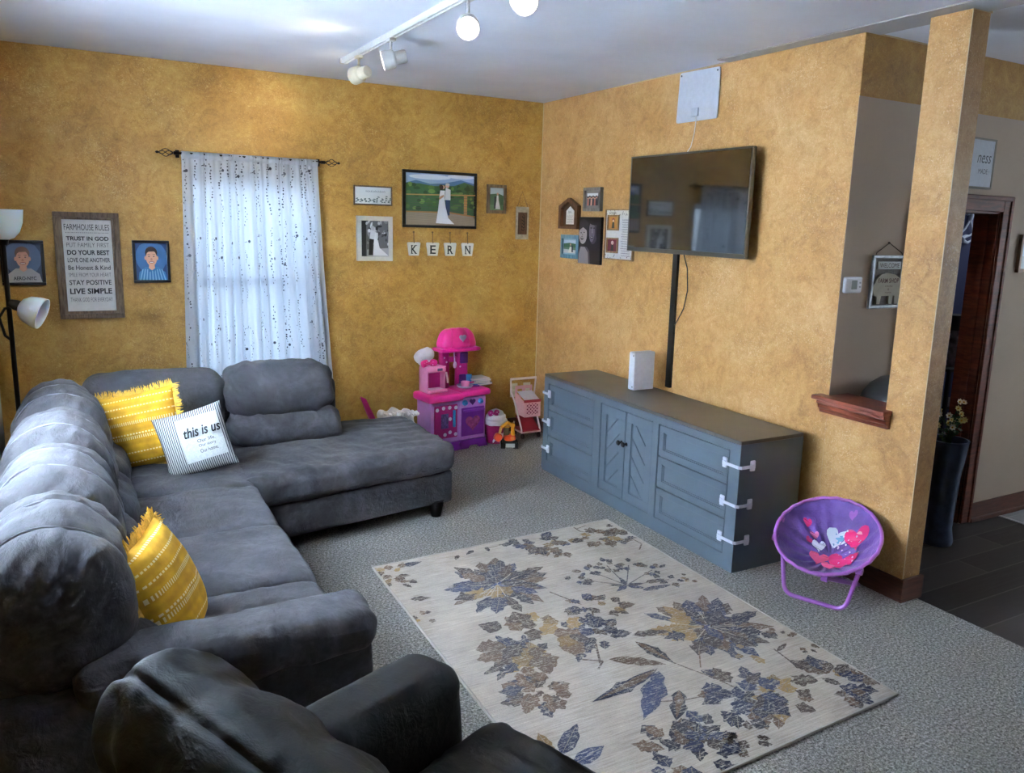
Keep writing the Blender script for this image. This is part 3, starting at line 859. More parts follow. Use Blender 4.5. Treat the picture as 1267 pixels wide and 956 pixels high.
def leafspray(n, rnd, c1, c2):
    P = []
    for k in range(n):
        u = .06+.88*k/(n-1); h = rnd.uniform(.15, .5)
        P.append((c1, [(u-.004, .05), (u+.004, .05), (u+.02, .05+h), (u+.014, .05+h)]))
        for j in range(4):
            v = .1+h*j/4; s = rnd.choice((-1, 1)); P.append((c2, ell(u+.02*s+.005*j, v+.03, .022, .045, 8, s*.7)))
    return P
rnd = random.Random(4)
t = framed(BACK, -1.578, -1.285, 1.842, 1.982, 'small white sign with grey leaf sprays above the black and white wedding photo', .010, WOODG, leafspray(9, rnd, '#7a8a86', '#5e6f70'), '#e9eae8', 'sign', 'wall_sign')
mb = MB(); scribble(mb, BACK, -1.415, 1.943, .15, .016, .0168, 11); obj('lettering', mb, plain('#50565a', .7), t)
bw = [('#2b2b2b', [(0, 0), (.18, 0), (.2, 1), (0, 1)])]
for k in range(34): bw.append((rnd.choice(('#8f8f8f', '#c9c9c9', '#4a4a4a', '#262626', '#e2e2e2')), ell(rnd.uniform(.2, 1), rnd.uniform(.35, 1), rnd.uniform(.03, .11), rnd.uniform(.02, .06), 9, rnd.uniform(0, 3))))
bw += [('#b0b0b0', [(.2, 0), (1, 0), (1, .25), (.2, .2)]), ('#1c1c1c', [(.26, .05), (.42, .05), (.44, .5), (.30, .52)]), ('#d9d9d9', [(.30, .5), (.46, .48), (.52, .72), (.34, .74)]), ('#efefef', [(.46, .48), (.58, .50), (.66, .25), (.98, .03), (.42, .03), (.44, .3)]), ('#e8e8e8', [(.46, .48), (.60, .5), (.60, .66), (.50, .68)]), ('#bdbdbd', ell(.40, .79, .065, .065)), ('#d2d2d2', ell(.52, .75, .055, .06)), ('#2a2a2a', ell(.56, .78, .05, .06))]
framed(BACK, -1.560, -1.286, 1.436, 1.764, 'cream framed black and white wedding photo below the leaf spray sign', .034, CREAM, bw, '#6f6f6f', depth=.03)
wed = [('#9fb4d4', [(0, .72), (1, .72), (1, 1), (0, 1)]), ('#dfe5ee', ell(.35, .93, .3, .05)), ('#dfe5ee', ell(.8, .96, .2, .04)), ('#56769e', [(0, .80), (.15, .86), (.35, .80), (.55, .82), (.80, .90), (1, .84), (1, .70), (0, .70)]), ('#3f5f3a', [(0, .2), (1, .2), (1, .80), (.85, .86), (.7, .78), (.4, .76), (.2, .80), (0, .78)])]
for k in range(70): wed.append((rnd.choice(('#2f4a26', '#54733a', '#6d8a45', '#3d5a2e', '#45632f')), ell(rnd.random(), rnd.uniform(.3, .78), rnd.uniform(.02, .06), rnd.uniform(.02, .05), 8)))
wed += [('#9c8b78', [(0, 0), (1, 0), (1, .16), (.6, .26), (0, .26)])]
for k in range(8): wed.append(('#84735f', [(0, .03*k+.01), (1, .022*k), (1, .022*k+.004), (0, .03*k+.016)]))
wed += [('#b58a55', [(0, .565), (1, .60), (1, .625), (0, .59)]), ('#a67a48', [(0, .24), (.62, .24), (1, .17), (1, .20), (.62, .27), (0, .265)]), ('#a67a48', [(.83, .2), (.88, .2), (.88, .61), (.83, .61)])]
for k in range(6): wed.append(('#55504a', [(0, .29+.045*k), (1, .27+.055*k), (1, .276+.055*k), (0, .296+.045*k)]))
wed += [('#2f3d5c', [(.56, .20), (.62, .20), (.625, .52), (.56, .52)]), ('#dfdcd8', [(.545, .50), (.63, .50), (.63, .70), (.56, .74)]), ('#f0eff0', [(.47, .54), (.54, .54), (.56, .36), (.60, .15), (.69, .03), (.42, .04), (.45, .3)]), ('#efe9e6', [(.465, .53), (.54, .53), (.55, .68), (.48, .68)]), ('#c89878', [(.47, .50), (.53, .56), (.53, .60), (.46, .55)]), ('#d8a98c', ell(.52, .745, .028, .038)), ('#e0b49a', ell(.582, .775, .03, .042)), ('#4a2f22', ell(.495, .74, .027, .05)), ('#cfc7bd', ell(.585, .80, .03, .025))]
framed(BACK, -1.205, -.596, 1.690, 2.115, 'large black framed colour photo of a wedding couple on a deck', .022, FBLK, wed, '#7d93b0', depth=.03)
sm = [('#b9c6c8', [(0, .6), (1, .6), (1, 1), (0, 1)]), ('#4d6a48', [(0, .2), (1, .2), (1, .65), (.6, .75), (0, .7)]), ('#5f7d55', [(0, 0), (1, 0), (1, .25), (0, .25)]), ('#e9ebec', [(.40, .06), (.78, .06), (.62, .5), (.5, .5)]), ('#e9ebec', [(.48, .48), (.64, .48), (.62, .66), (.5, .66)]), ('#c79f86', ell(.56, .72, .07, .06)), ('#23262c', [(.30, .08), (.42, .08), (.46, .6), (.34, .62)])]
framed(BACK, -.500, -.328, 1.815, 2.040, 'small dark wood framed photo of a bride, right of the large wedding photo', .026, WOODG, sm, '#8fa09a')
t = thing('wall_sign', 'narrow wooden plaque hung on twine nearest the room corner', 'sign', (-.173, 0, 1.615))
mb = MB(); BACK.box(mb, -.232, -.114, 1.615, 1.876, 0, .010, .002); obj('board', mb, plain('#a99f8e', .7, var=.12), t)
mb = MB(); BACK.box(mb, -.215, -.131, 1.655, 1.832, .009, .014, .002); obj('panel', mb, wood('brown_board', '#4a3324', '#73523a', (30, 30, 5)), t)
TW = plain('#7a5f3f', .9)
mb = MB(); mb.tube([BACK(-.222, 1.872, .006), BACK(-.178, 1.997, .006), BACK(-.124, 1.872, .006)], .0022); obj('twine', mb, TW, t)
vert = Fr(BACK(-.173, 1.744, 0), (0, 0, 1), (-1, 0, 0))
mb = MB(); scribble(mb, vert, 0, -.004, .13, .036, .0148, 5, .0035); obj('lettering', mb, plain('#1c1714', .7), t)
# four letter tags below the wedding photo
for ltr, u in (('K', -1.111), ('E', -.956), ('R', -.8105), ('N', -.661)):
    t = thing('letter_tag', 'white wooden tag bearing the letter '+ltr+' below the large wedding photo', 'letter tag', BACK(u, 1.477, 0), 'letter tags below the wedding photo')
    mb = MB(); pts = [(-.053, .095), (-.045, .101), (.045, .101), (.053, .095), (.040, .003), (.036, 0), (-.036, 0), (-.040, .003)]
    mb.prism([BACK(u+a, 1.477+b, .001) for a, b in pts], BACK.Nn*.010); obj('tag', mb, plain('#e4e3e0', .6), t)
    mb = MB(); write(mb, BACK, ltr, u, 1.524, .046, .066, .0122, bold=.015)
    for s, zt in {'K': ((-1, 0), (1, 0), (-1, 1), (1, 1)), 'E': ((-1, 0), (-1, 1)), 'R': ((-1, 0), (1, 0), (-1, 1)), 'N': ((-1, 0), (-1, 1), (1, 1))}[ltr]: BACK.box(mb, u+s*.016-.009, u+s*.016+.009, 1.491+.062*zt, 1.495+.062*zt, .0112, .0124)
    obj('lettering', mb, plain('#23262b', .6), t)
    mb = MB(); mb.tube([BACK(u, 1.572, .013), BACK(u-.002, 1.61, .010), BACK(u, 1.655, .006)], .0035); mb.lathe([(0, 0), (.008, 0), (.008, .004), (0, .008)], BACK(u, 1.655, .0), BACK.Nn, 10); obj('twine', mb, TW, t)
# outlets
for k, (u, lab) in enumerate(((-.21, 'ivory wall outlet left of the toy shopping cart'), (-.085, 'ivory wall outlet seen through the toy shopping cart handle'))):
    t = thing('wall_outlet', lab, 'outlet', BACK(u, .295, 0), 'wall outlets')
    mb = MB(); BACK.box(mb, u-.035, u+.035, .295, .413, 0, .006, .003); obj('cover_plate', mb, plain('#cfc3a6', .4), t)
    for v in (.332, .378):
        mb = MB(); mb.lathe([(0, .006), (.016, .006), (.016, .008), (0, .008)], BACK(u, v, 0), BACK.Nn, 20)
        mb.box(BACK(u-.008, v-.004, .0075), BACK(u-.005, v+.006, .009), rgb='#222222'); mb.box(BACK(u+.005, v-.004, .0075), BACK(u+.008, v+.006, .009), rgb='#222222')
        obj('socket', mb, plain('#bfb394', .4), t)

# ------------------------------------------------------------------ right wall
# house-shaped frame
t = thing('wall_picture', 'brown house shaped frame with verse card, leftmost of the right wall pictures', 'picture frame', RIGHT(.48, 1.712, 0), 'small frames left of the television')
def house(u0, u1, v0, ve, vt): return [(u0, v0), (u1, v0), (u1, ve), ((u0+u1)/2, vt), (u0, ve)]
o = house(.345, .617, 1.713, 1.888, 1.948); i_ = house(.378, .584, 1.735, 1.872, 1.918)
mb = MB()
for k in range(5):
    a, b, c, d = o[k], o[(k+1) % 5], i_[(k+1) % 5], i_[k]
    mb.prism([RIGHT(*a, 0), RIGHT(*b, 0), RIGHT(*c, 0), RIGHT(*d, 0)], RIGHT.Nn*.035)
obj('frame', mb, REDW, t)
mb = MB(); mb.prism([RIGHT(*q, .001) for q in i_], RIGHT.Nn*.008); obj('back_board', mb, plain('#5a3d28', .7), t)
cd = house(.425, .537, 1.748, 1.850, 1.885)
mb = MB(); mb.prism([RIGHT(*q, .009) for q in cd], RIGHT.Nn*.003); obj('card', mb, plain('#e2e2e0', .7), t)
mb = MB()
scribble(mb, RIGHT, .481, 1.842, .05, .020, .0126, 4)
for k in range(5): scribble(mb, RIGHT, .481, 1.812-.013*k, .085-.01*(k % 2), .005, .0126, 12, .0012)
obj('lettering', mb, plain('#5b5f66', .7), t)
grp = [('#dfe6ea', [(0, .75), (1, .75), (1, 1), (0, 1)])]
for k, c in enumerate(('#c87f6a', '#3d2a28', '#d8a48c', '#25232a', '#b96a5a', '#2c2a33')): grp += [(c, [(.02+.16*k, 0), (.18+.16*k, 0), (.17+.16*k, .5), (.04+.16*k, .5)]), ('#d6a58c', ell(.10+.16*k, .6+.06*(k % 2), .07, .10)), ('#3a2720', ell(.10+.16*k, .68+.06*(k % 2), .075, .07))]
framed(RIGHT, .680, .912, 1.848, 2.020, 'small grey framed group photo, topmost of the right wall pictures', .022, GREYF, grp, '#56524f', group='small frames left of the television', mount=.022, matc='#8b8680', depth=.028)
bl = [('#cfdbe6', [(0, .7), (1, .7), (1, 1), (0, 1)]), ('#4b7a4e', [(0, .45), (1, .45), (1, .74), (.5, .8), (0, .72)]), ('#d8d6cf', [(0, 0), (1, 0), (1, .25), (0, .3)]), ('#efe8d8', [(.40, .04), (.78, .04), (.66, .5), (.52, .5)]), ('#d5a98f', ell(.58, .66, .06, .09)), ('#2d3038', [(.68, .08), (.80, .08), (.78, .6), (.68, .6)])]
framed(RIGHT, .365, .622, 1.487, 1.668, 'small pale blue framed photo below the house shaped frame', .030, BLUEF, bl, '#6f8f6a', group='small frames left of the television', mount=.014, matc='#9fc0cc')
t = thing('canvas_print', 'tall dark canvas print of laughing faces in black and white', 'canvas', RIGHT(.784, 1.46, 0))
mb = MB(); RIGHT.box(mb, .636, .932, 1.460, 1.806, 0, .022, .003); obj('canvas', mb, plain('#0f0f14', .7), t)
cv = [('#4a4650', [(.0, 0), (.58, 0), (.52, .28), (.40, .36), (.08, .36), (0, .3)]), ('#8d868c', [(.02, 0), (.5, 0), (.46, .24), (.30, .36), (.12, .36), (.03, .2)]), ('#2a272c', ell(.20, .78, .26, .18)), ('#a59a9a', ell(.20, .62, .19, .20)), ('#2a272c', [(0, .78), (.2, .86), (.38, .76), (.36, .72), (.2, .78), (.04, .72)]), ('#2e2426', ell(.17, .545, .075, .035)), ('#d8d2cf', [(.11, .56), (.24, .56), (.22, .545), (.13, .545)]), ('#3a3234', ell(.12, .66, .03, .012)), ('#3a3234', ell(.26, .67, .03, .012)), ('#8a7f7f', [(.17, .64), (.21, .64), (.22, .60), (.16, .60)]),
      ('#45404a', ell(.68, .70, .20, .27)), ('#6f6870', ell(.62, .70, .13, .23)), ('#16151a', ell(.72, .93, .26, .10)), ('#16151a', ell(.93, .72, .12, .26)), ('#2b2528', ell(.585, .77, .04, .012)), ('#2b2528', ell(.72, .77, .04, .012)),
      ('#8d858c', [(.625, .76), (.665, .76), (.675, .66), (.61, .66)]), ('#2b2226', ell(.63, .575, .075, .026)), ('#c9c2c2', [(.57, .585), (.69, .585), (.67, .572), (.59, .572)])]
obj('picture', art(RIGHT, .637, .931, 1.461, 1.805, .0235, cv, '#15141a'), PRINT, t)
# collage board
t = thing('wall_picture', 'white family collage board with two small photos beside the television', 'picture frame', RIGHT(1.15, 1.508, 0))
obj('frame', frame_ring(RIGHT, .974, 1.325, 1.508, 1.864, 0, .022, .009), WOODL, t)
mb = MB(); RIGHT.box(mb, .981, 1.318, 1.515, 1.857, .001, .012); obj('board', mb, plain('#dcdad6', .7), t)
mb = MB(); rnd = random.Random(8)
for k in range(16):
    scribble(mb, RIGHT, 1.228, 1.79-.0165*k, rnd.uniform(.09, .13), .009, .0128, rnd.randint(7, 12), .002)
scribble(mb, RIGHT, 1.06, 1.838, .09, .020, .0128, 6, .003)
for k in range(40):
    u, v = rnd.uniform(.985, 1.31), rnd.choice((rnd.uniform(1.518, 1.545), rnd.uniform(1.82, 1.853)))
    mb.poly([RIGHT(u+a, v+b, .0126) for a, b in ell(0, 0, .006, .003, 6, rnd.uniform(0, 3))])
obj('lettering', mb, plain('#6b6468', .7), t)
for v0, c1, c2 in ((1.715, '#b5762e', '#8a2a22'), (1.555, '#6e1f2b', '#d8c2b8')):
    f = obj('photo_frame', frame_ring(RIGHT, 1.005, 1.145, v0, v0+.108, .011, .024, .012), WOODL, t)
    obj('picture', art(RIGHT, 1.016, 1.134, v0+.011, v0+.097, .016, [(c2, ell(.5, .72, .14, .16)), ('#2f2a24', [(.35, .05), (.65, .05), (.6, .55), (.4, .55)]), ('#d8b39c', ell(.5, .65, .09, .10))], c1), PRINT, f)

# flat antenna and its lead
t = thing('antenna_panel', 'white flat indoor antenna panel above the television', 'antenna', RIGHT(1.9, 2.388, 0))
mb = MB()
pts = []
for cu, cv, a0 in ((2.070, 2.405, -90), (2.070, 2.668, 0), (1.735, 2.676, 90), (1.722, 2.405, 180)):
    for k in range(6):
        a = math.radians(a0+18*k); pts.append(RIGHT(cu+.014*math.cos(a), cv+.014*math.sin(a), .008))
mb.prism(pts, RIGHT.Nn*.006); obj('panel', mb, plain('#d5d9e2', .45), t)
mb = MB(); RIGHT.box(mb, 1.855, 1.92, 2.418, 2.468, .013, .024, .004); obj('amplifier', mb, plain('#c9ced9', .45), t)
for u, v in ((1.737, 2.672), (2.064, 2.664)):
    mb = MB(); mb.lathe([(0, 0), (.006, 0), (.006, .003), (0, .004)], RIGHT(u, v, .013), RIGHT.Nn, 10); mb.cyl(RIGHT(u, v, 0), RIGHT(u, v, .014), .003, seg=8); obj('pin', mb, plain('#555a62', .4, .8), t)

mb = MB(); mb.tube([RIGHT(1.895, 2.43, .018), RIGHT(1.90, 2.39, .016), RIGHT(1.885, 2.31, .012), RIGHT(1.872, 2.24, .02), RIGHT(1.872, 2.20, .05)], .0028)
obj('lead', mb, plain('#e3e3e3', .5), t)

# television
SCR = N('television_screen'); SCR.col('#08080a'); SCR.set(Roughness=.06); SCR.set(IOR=1.85); SCR.b.inputs['Coat Weight'].default_value = .6; SCR.b.inputs['Coat Roughness'].default_value = .04; SCR = SCR.m
SILV = plain('#6f6b66', .38, .8)
t = thing('television', 'large flat screen television mounted on the right wall', 'television', RIGHT(1.93, 1.59, 0))
u0, u1, v0, v1 = 1.372, 2.492, 1.586, 2.200
mb = MB(); RIGHT.box(mb, u0, u1, v0, v1, .070, .098, .004); obj('casing', mb, plain('#24221f', .4), t)
mb = MB(); RIGHT.box(mb, u0+.06, u1-.06, v0+.05, v1-.18, .040, .072, .012); obj('rear_housing', mb, BLK, t)
mb = MB(); RIGHT.box(mb, u0+.010, u1-.010, v0+.024, v1-.010, .097, .1005, .001); obj('screen', mb, SCR, t)
obj('bezel', frame_ring(RIGHT, u0-.001, u1+.001, v0-.001, v1+.001, .075, .102, .010, .002), SILV, t)
mb = MB(); RIGHT.box(mb, u0+.004, u1-.004, v0+.004, v0+.026, .096, .1025, .002); obj('chin_bar', mb, SILV, t)
mb = MB(); RIGHT.box(mb, 1.80, 2.05, 1.75, 2.05, 0, .045, .004); obj('wall_mount', mb, BLK, t)
single('cable_cover', (lambda m: (RIGHT.box(m, 1.765, 1.812, .709, 1.60, 0, .022, .004), m)[1])(MB()), BLK, 'black vertical cable cover strip below the television', 'cable cover', RIGHT(1.79, .709, 0))
mb = MB(); mb.tube([RIGHT(1.90, 1.60, .05), RIGHT(1.925, 1.50, .03), RIGHT(1.92, 1.36, .012), RIGHT(1.89, 1.24, .01), RIGHT(1.84, 1.16, .012), RIGHT(1.812, 1.12, .012)], .0035)
single('cable', mb, BLK, 'thin black cable looping beside the cable cover strip', 'cable', RIGHT(1.9, 1.2, .01))
# ------------------------------------------------------------------ dresser along the right wall
BLUE = plain('#5d6a75', .45, var=.025, scale=6)
DTOP_REFL = plain('#5c5852', .38, var=.05, scale=5)  # browner than the blue front: gold wall reflection put into the colour
KN = plain('#1c1c1e', .35, .6)
FX, BX, Y0, Y1, DH = -.525, -.082, -1.048, -3.012, .705
dr = thing('dresser', 'long blue grey dresser with drawers and two chevron doors below the television', 'dresser', ((FX+BX)/2, (Y0+Y1)/2, 0))
mb = MB(); mb.box((FX+.022, Y0, .0), (BX, Y1, DH-.021)); obj('dresser_body', mb, BLUE, dr)
mb = MB(); mb.box((FX, Y0, DH-.021), (BX, Y1, DH), .004); obj('dresser_top', mb, DTOP_REFL, dr, label='top board with the gold wall reflection in its grey')
DF = Fr((FX, 0, 0), (0, -1, 0), (0, 0, 1))
bays = [(1.106, 1.686), (1.765, 2.298), (2.352, 2.935)]; zb, zt = .082, .642
mb = MB()
DF.box(mb, -Y0, -Y1, zt, DH-.0215, -.0245, 0, .002); DF.box(mb, -Y0, -Y1, 0, zb, -.024, 0, .002)
for a, b in ((-Y0, bays[0][0]), (bays[0][1], bays[1][0]), (bays[1][1], bays[2][0]), (bays[2][1], -Y1)): DF.box(mb, a, b, zb-.002, zt+.002, -.024, 0, .002)
obj('face_frame', mb, BLUE, dr)
def panel_front(mb, u0, u1, v0, v1, w, n0=-.021, n1=-.003):
    frame_ring(DF, u0, u1, v0, v1, n0, n1, w, .003, mb)
    frame_ring(DF, u0+w-.002, u1-w+.002, v0+w-.002, v1-w+.002, n0, n1-.007, .008, .002, mb)
    DF.box(mb, u0+.01, u1-.01, v0+.01, v1-.01, n0-.0008, n0+.004)
def latch_front(y, z, end):
    """white adhesive child latch from a drawer front round the corner to the side"""
    mb = MB(); s = 1 if end == Y0 else -1        # s: outward side direction in y
    fx = FX+.003
    mb.box((fx-.010, y-.016, z-.028), (fx+.001, y+.016, z+.028), .007, 3)
    mb.box((fx-.016, y-.010, z-.012), (fx-.008, y+.010, z+.012), .003)
    sx = FX+.085
    mb.box((sx-.016, end-s*.001, z-.028), (sx+.016, end+s*.010, z+.028), .007, 3)
    mb.box((sx-.010, end+s*.008, z-.012), (sx+.010, end+s*.016, z+.012), .003)
    path = [(fx-.014, y+s*.006), (fx-.013, end-s*.045), (fx-.012, end+s*.002), (fx-.002, end+s*.013), (FX+.03, end+s*.014), (sx-.008, end+s*.014)]
    for (a, b), (c, d) in zip(path, path[1:]):
        dx, dy = c-a, d-b; L = math.hypot(dx, dy); nx, ny = -dy/L*.002, dx/L*.002
        mb.prism([(a+nx, b+ny, z-.008), (c+nx, d+ny, z-.008), (c+nx, d+ny, z+.008), (a+nx, b+ny, z+.008)], (-2*nx, -2*ny, 0))
    obj('safety_latch', mb, plain('#dcdfe8', .35), dr, label='white child safety latch')
dh = (zt-zb)/3
for bi in (0, 2):
    for k in range(3):
        mb = MB(); v0 = zb+dh*k+.003; panel_front(mb, bays[bi][0]+.006, bays[bi][1]-.006, v0, v0+dh-.007, .040)
        obj('drawer', mb, BLUE, dr)
mid = (bays[1][0]+bays[1][1])/2
for s, (a, b) in enumerate(((bays[1][0]+.004, mid-.002), (mid+.002, bays[1][1]-.004))):
    mb = MB(); w = .058; panel_front(mb, a, b, zb+.003, zt-.003, w)
    # chevron board lines: raised slanting boards with gaps
    p0, p1, q0, q1 = a+w+.006, b-w-.006, zb+.003+w, zt-.003-w; sl = 1 if s == 0 else -1
    W = p1-p0; step = .115
    z = q0-W*1.0
    while z < q1:
        zl, zr = (z, z+W) if sl == 1 else (z+W, z)
        poly = [(p0, zl+.003), (p1, zr+.003), (p1, zr+step-.003), (p0, zl+step-.003)]
        def clip(P, f, lim):
            out = []
            for (x0, y0), (x1, y1) in zip(P, P[1:]+P[:1]):
                i0, i1 = f*(y0-lim) <= 0, f*(y1-lim) <= 0
                if i0: out.append((x0, y0))
                if i0 != i1: t_ = (lim-y0)/(y1-y0); out.append((x0+t_*(x1-x0), lim))
            return out
        P = clip(clip(poly, 1, q1), -1, q0)
        if len(P) > 2: mb.prism([DF(x, y, -.018) for x, y in P], DF.Nn*.006)
        z += step
    d = obj('door', mb, BLUE, dr)
    kx = mid+(.025 if s else -.025)
    mb = MB(); mb.lathe([(0, .003), (.012, .003), (.010, .006), (.006, .012), (.008, .020), (.015, .024), (.017, .030), (.012, .036), (0, .037)], DF(kx, .445, 0), DF.Nn, 16); obj('knob', mb, KN, d, label='black knob')
for z in (.570, .365, .170): latch_front(Y0-.075, z, Y0); latch_front(Y1+.105, z, Y1)

# router box on the dresser
t = thing('router_box', 'white upright router box standing on the dresser', 'router', (-.20, -1.76, .705))
mb = MB(); mb.box((-.285, -1.715, .705), (-.125, -1.775, .952), .004); obj('casing', mb, plain('#d2d8e4', .4), t)
mb = MB()
mb.box((-.287, -1.717, .712), (-.284, -1.773, .945), .001)
for z in (.728, .930): mb.cyl((-.286, -1.764, z), (-.289, -1.764, z), .004, seg=10, rgb='#333333')
obj('front_plate', mb, plain('#e2e7f0', .35), t)
mb = MB()
for z in (.727, .930): mb.cyl((-.2865, -1.763, z), (-.290, -1.763, z), .0045, seg=10)
obj('screw', mb, plain('#3b3f48', .4, .5), t)

# ------------------------------------------------------------------ hall wall things
t = thing('thermostat', 'white thermostat with grey display beside the pass-through', 'thermostat', HALL(.075, 1.446, 0))
mb = MB(); HALL.box(mb, .012, .142, 1.446, 1.530, 0, .022, .018, 4); obj('thermostat_body', mb, plain('#dfe2ea', .4), t)
mb = MB(); HALL.box(mb, .058, .100, 1.466, 1.512, .02, .0235, .002); obj('display', mb, plain('#7d8a86', .3), t)
mb = MB(); HALL.box(mb, .115, .128, 1.495, 1.503, .02, .024, .002); HALL.box(mb, .115, .128, 1.474, 1.482, .02, .024, .002); obj('button', mb, plain('#9aa0aa', .4), t)
# hanging welcome sign with a pig
t = thing('wall_sign', 'galvanised welcome farm shop sign with pig shape hung on wire in the pass-through', 'sign', HALL(.335, 1.36, 0))
GALV = plain('#8f9498', .4, .6, var=.12)
u0, u1, v0, v1 = .213, .462, 1.362, 1.640
obj('frame', frame_ring(HALL, u0, u1, v0, v1, .002, .020, .016), GALV, t)
mb = MB(); HALL.box(mb, u0+.01, u1-.01, v0+.01, v1-.01, .003, .009); obj('board', mb, plain('#56524c', .6, var=.15, scale=120), t)
mb = MB(); HALL.box(mb, u0+.045, u1-.02, 1.567, 1.607, .009, .014, .002); obj('plaque', mb, plain('#c6cbca', .5), t)
pig = [(.232, 1.455), (.226, 1.480), (.240, 1.492), (.250, 1.515), (.285, 1.540), (.335, 1.548), (.395, 1.540), (.435, 1.520), (.448, 1.490), (.445, 1.430), (.438, 1.385), (.412, 1.385), (.408, 1.428), (.395, 1.428), (.388, 1.385), (.365, 1.385), (.360, 1.428), (.300, 1.428), (.292, 1.385), (.268, 1.385), (.264, 1.425), (.245, 1.430), (.238, 1.440)]
mb = MB(); mb.prism([HALL(a, b, .009) for a, b in pig], HALL.Nn*.010); obj('pig_shape', mb, plain('#a8a08a', .6), t)
mb = MB(); write(mb, HALL, 'WELCOME', .348, 1.587, .155, .024, .0150); write(mb, HALL, 'FARM SHOP', .345, 1.508, .165, .024, .0200, bold=.02); scribble(mb, HALL, .350, 1.480, .06, .008, .0200, 6); write(mb, HALL, '&', .350, 1.463, None, .012, .02); scribble(mb, HALL, .350, 1.446, .05, .007, .0200, 5)
obj('lettering', mb, plain('#4f2a24', .6), t)
mb = MB(); mb.tube([HALL(.232, 1.636, .012), HALL(.240, 1.652, .010), HALL(.338, 1.703, .006), HALL(.440, 1.652, .010), HALL(.448, 1.636, .012)], .0025); mb.lathe([(0, 0), (.006, 0), (.006, .006), (0, .01)], HALL(.338, 1.703, 0), HALL.Nn, 10); obj('hanging_wire', mb, plain('#4a3a2c', .6), t)
# white sign over the doorway
t = thing('wall_sign', 'white sign with dark script hanging above the doorway, half behind the column', 'sign', HALL(.86, 2.018, 0))
mb = MB(); HALL.box(mb, .60, 1.108, 2.018, 2.270, .002, .030, .003); obj('board', mb, plain('#c9d0da', .6), t)
obj('frame', frame_ring(HALL, .592, 1.118, 2.010, 2.278, 0, .034, .011), plain('#8d8a80', .6), t)
mb = MB(); write(mb, HALL, 'ness', 1.022, 2.168, .125, .042, .0308, shear=.25); write(mb, HALL, 'MADE', 1.022, 2.103, .085, .026, .0308); HALL.box(mb, 1.072, 1.082, 2.102, 2.104, .0302, .0308)
obj('lettering', mb, plain('#3c4552', .6), t)
pic = [('#7b97b8', [(0, .4), (1, .4), (1, 1), (0, 1)]), ('#5f6f7c', [(0, 0), (1, 0), (1, .4), (0, .42)]), ('#d9dde2', ell(.35, .35, .12, .2)), ('#23262e', ell(.3, .4, .1, .28, 12, .3))]
framed(HALL, 1.512, 1.80, 1.545, 1.769, 'brown framed blue picture on the taupe wall at the right edge', .022, REDW, pic, '#8aa0b8', depth=.022)

# things past the doorway
t = thing('wall_letter', 'white script letter hanging in the dark room past the doorway', 'ornament', (3.22, -1.64, 1.69))
q = [(.00, .21), (.035, .235), (.055, .205), (.045, .165), (.075, .11), (.100, .055), (.085, .015), (.04, -.005), (-.015, .01), (-.03, .03), (.01, .045), (.06, .05), (.13, .09)]
xo, zo = 3.215, 1.70
mb = MB(); mb.tube([(xo+a*1.1, -1.645, zo+b*1.1) for a, b in q], [.012+.008*math.sin(i*.9) for i in range(len(q))], 8); mb.tube([(xo-.09, -1.645, zo+.045), (xo+.0, -1.645, zo+.12), (xo+.05, -1.645, zo+.19)], .008, 8)
obj('letter', mb, plain('#aeb4c4', .6), t)
t = thing('tower_rack', 'dark narrow rack holding a patterned box in the dark room', 'rack', (2.34, -2.2, 0))
mb = MB()
for sx in (2.14, 2.50):
    for sy in (-2.05, -2.35): mb.box((sx-.012, sy-.012, 0), (sx+.012, sy+.012, .79))
for z in (.25, .50, .78): mb.box((2.13, -2.36, z-.01), (2.51, -2.04, z+.01))
obj('rack_frame', mb, plain('#1a1a20', .5), t)
t = thing('storage_box', 'patterned pink and grey box with black lid on the dark rack', 'box', (2.34, -2.2, .795))
mb = MB(); mb.cyl((2.34, -2.2, .795), (2.34, -2.2, 1.06), .095, .105, 20); obj('box_body', mb, plain('#6d6a80', .6, var=.35, scale=24), t)
mb = MB(); mb.cyl((2.34, -2.2, 1.06), (2.34, -2.2, 1.17), .108, .09, 20); obj('lid', mb, plain('#141418', .5), t)
# flowers on a blue stand behind the column
t = thing('planter', 'tall blue planter behind the column with a flowering plant', 'planter', (.89, -3.20, -.006))
mb = MB(); mb.lathe([(0, 0), (.085, 0), (.09, .02), (.075, .10), (.085, .40), (.105, .60), (.110, .62), (.098, .62), (.09, .58), (0, .57)], (.89, -3.20, -.006), seg=28); obj('pot', mb, plain('#39465f', .35, var=.2, scale=18), t)
mb = MB(); mb.lathe([(0, .575), (.092, .575)], (.89, -3.20, -.006), seg=24); obj('soil', mb, plain('#2a211a', .9), t)
rnd = random.Random(12)
LEAF = plain('#33502c', .6, var=.2)
heads = []
st = MB()
for k in range(17):
    a = rnd.uniform(0, 6.28); r = rnd.uniform(.03, .15); z = rnd.uniform(.66, .82)
    hd = Vector((.89+r*math.cos(a), -3.20+r*.55*math.sin(a), z)); heads.append(hd)
    m = Vector((.89+.2*(hd.x-.89), -3.20+.2*(hd.y+3.20), .62+.4*(z-.62)))
    st.tube([(.89+.2*(hd.x-.89), -3.20, .56), m, hd], .0025, 5)
obj('stem', st, LEAF, t)
mb = MB()
for k in range(60):
    h = rnd.choice(heads); p = Vector((.89, -3.20, .58)).lerp(h, rnd.uniform(.35, .95)); d = Vector((rnd.uniform(-1, 1), rnd.uniform(-1, 1), rnd.uniform(-.4, .7))).normalized(); s = d.orthogonal().normalized()
    L = rnd.uniform(.02, .045); w = L*.3
    mb.add([p, p+d*L*.5+s*w, p+d*L, p+d*L*.5-s*w, p+d*L*.5+d.cross(s)*w*.3], [[0, 1, 4], [1, 2, 4], [2, 3, 4], [3, 0, 4]])
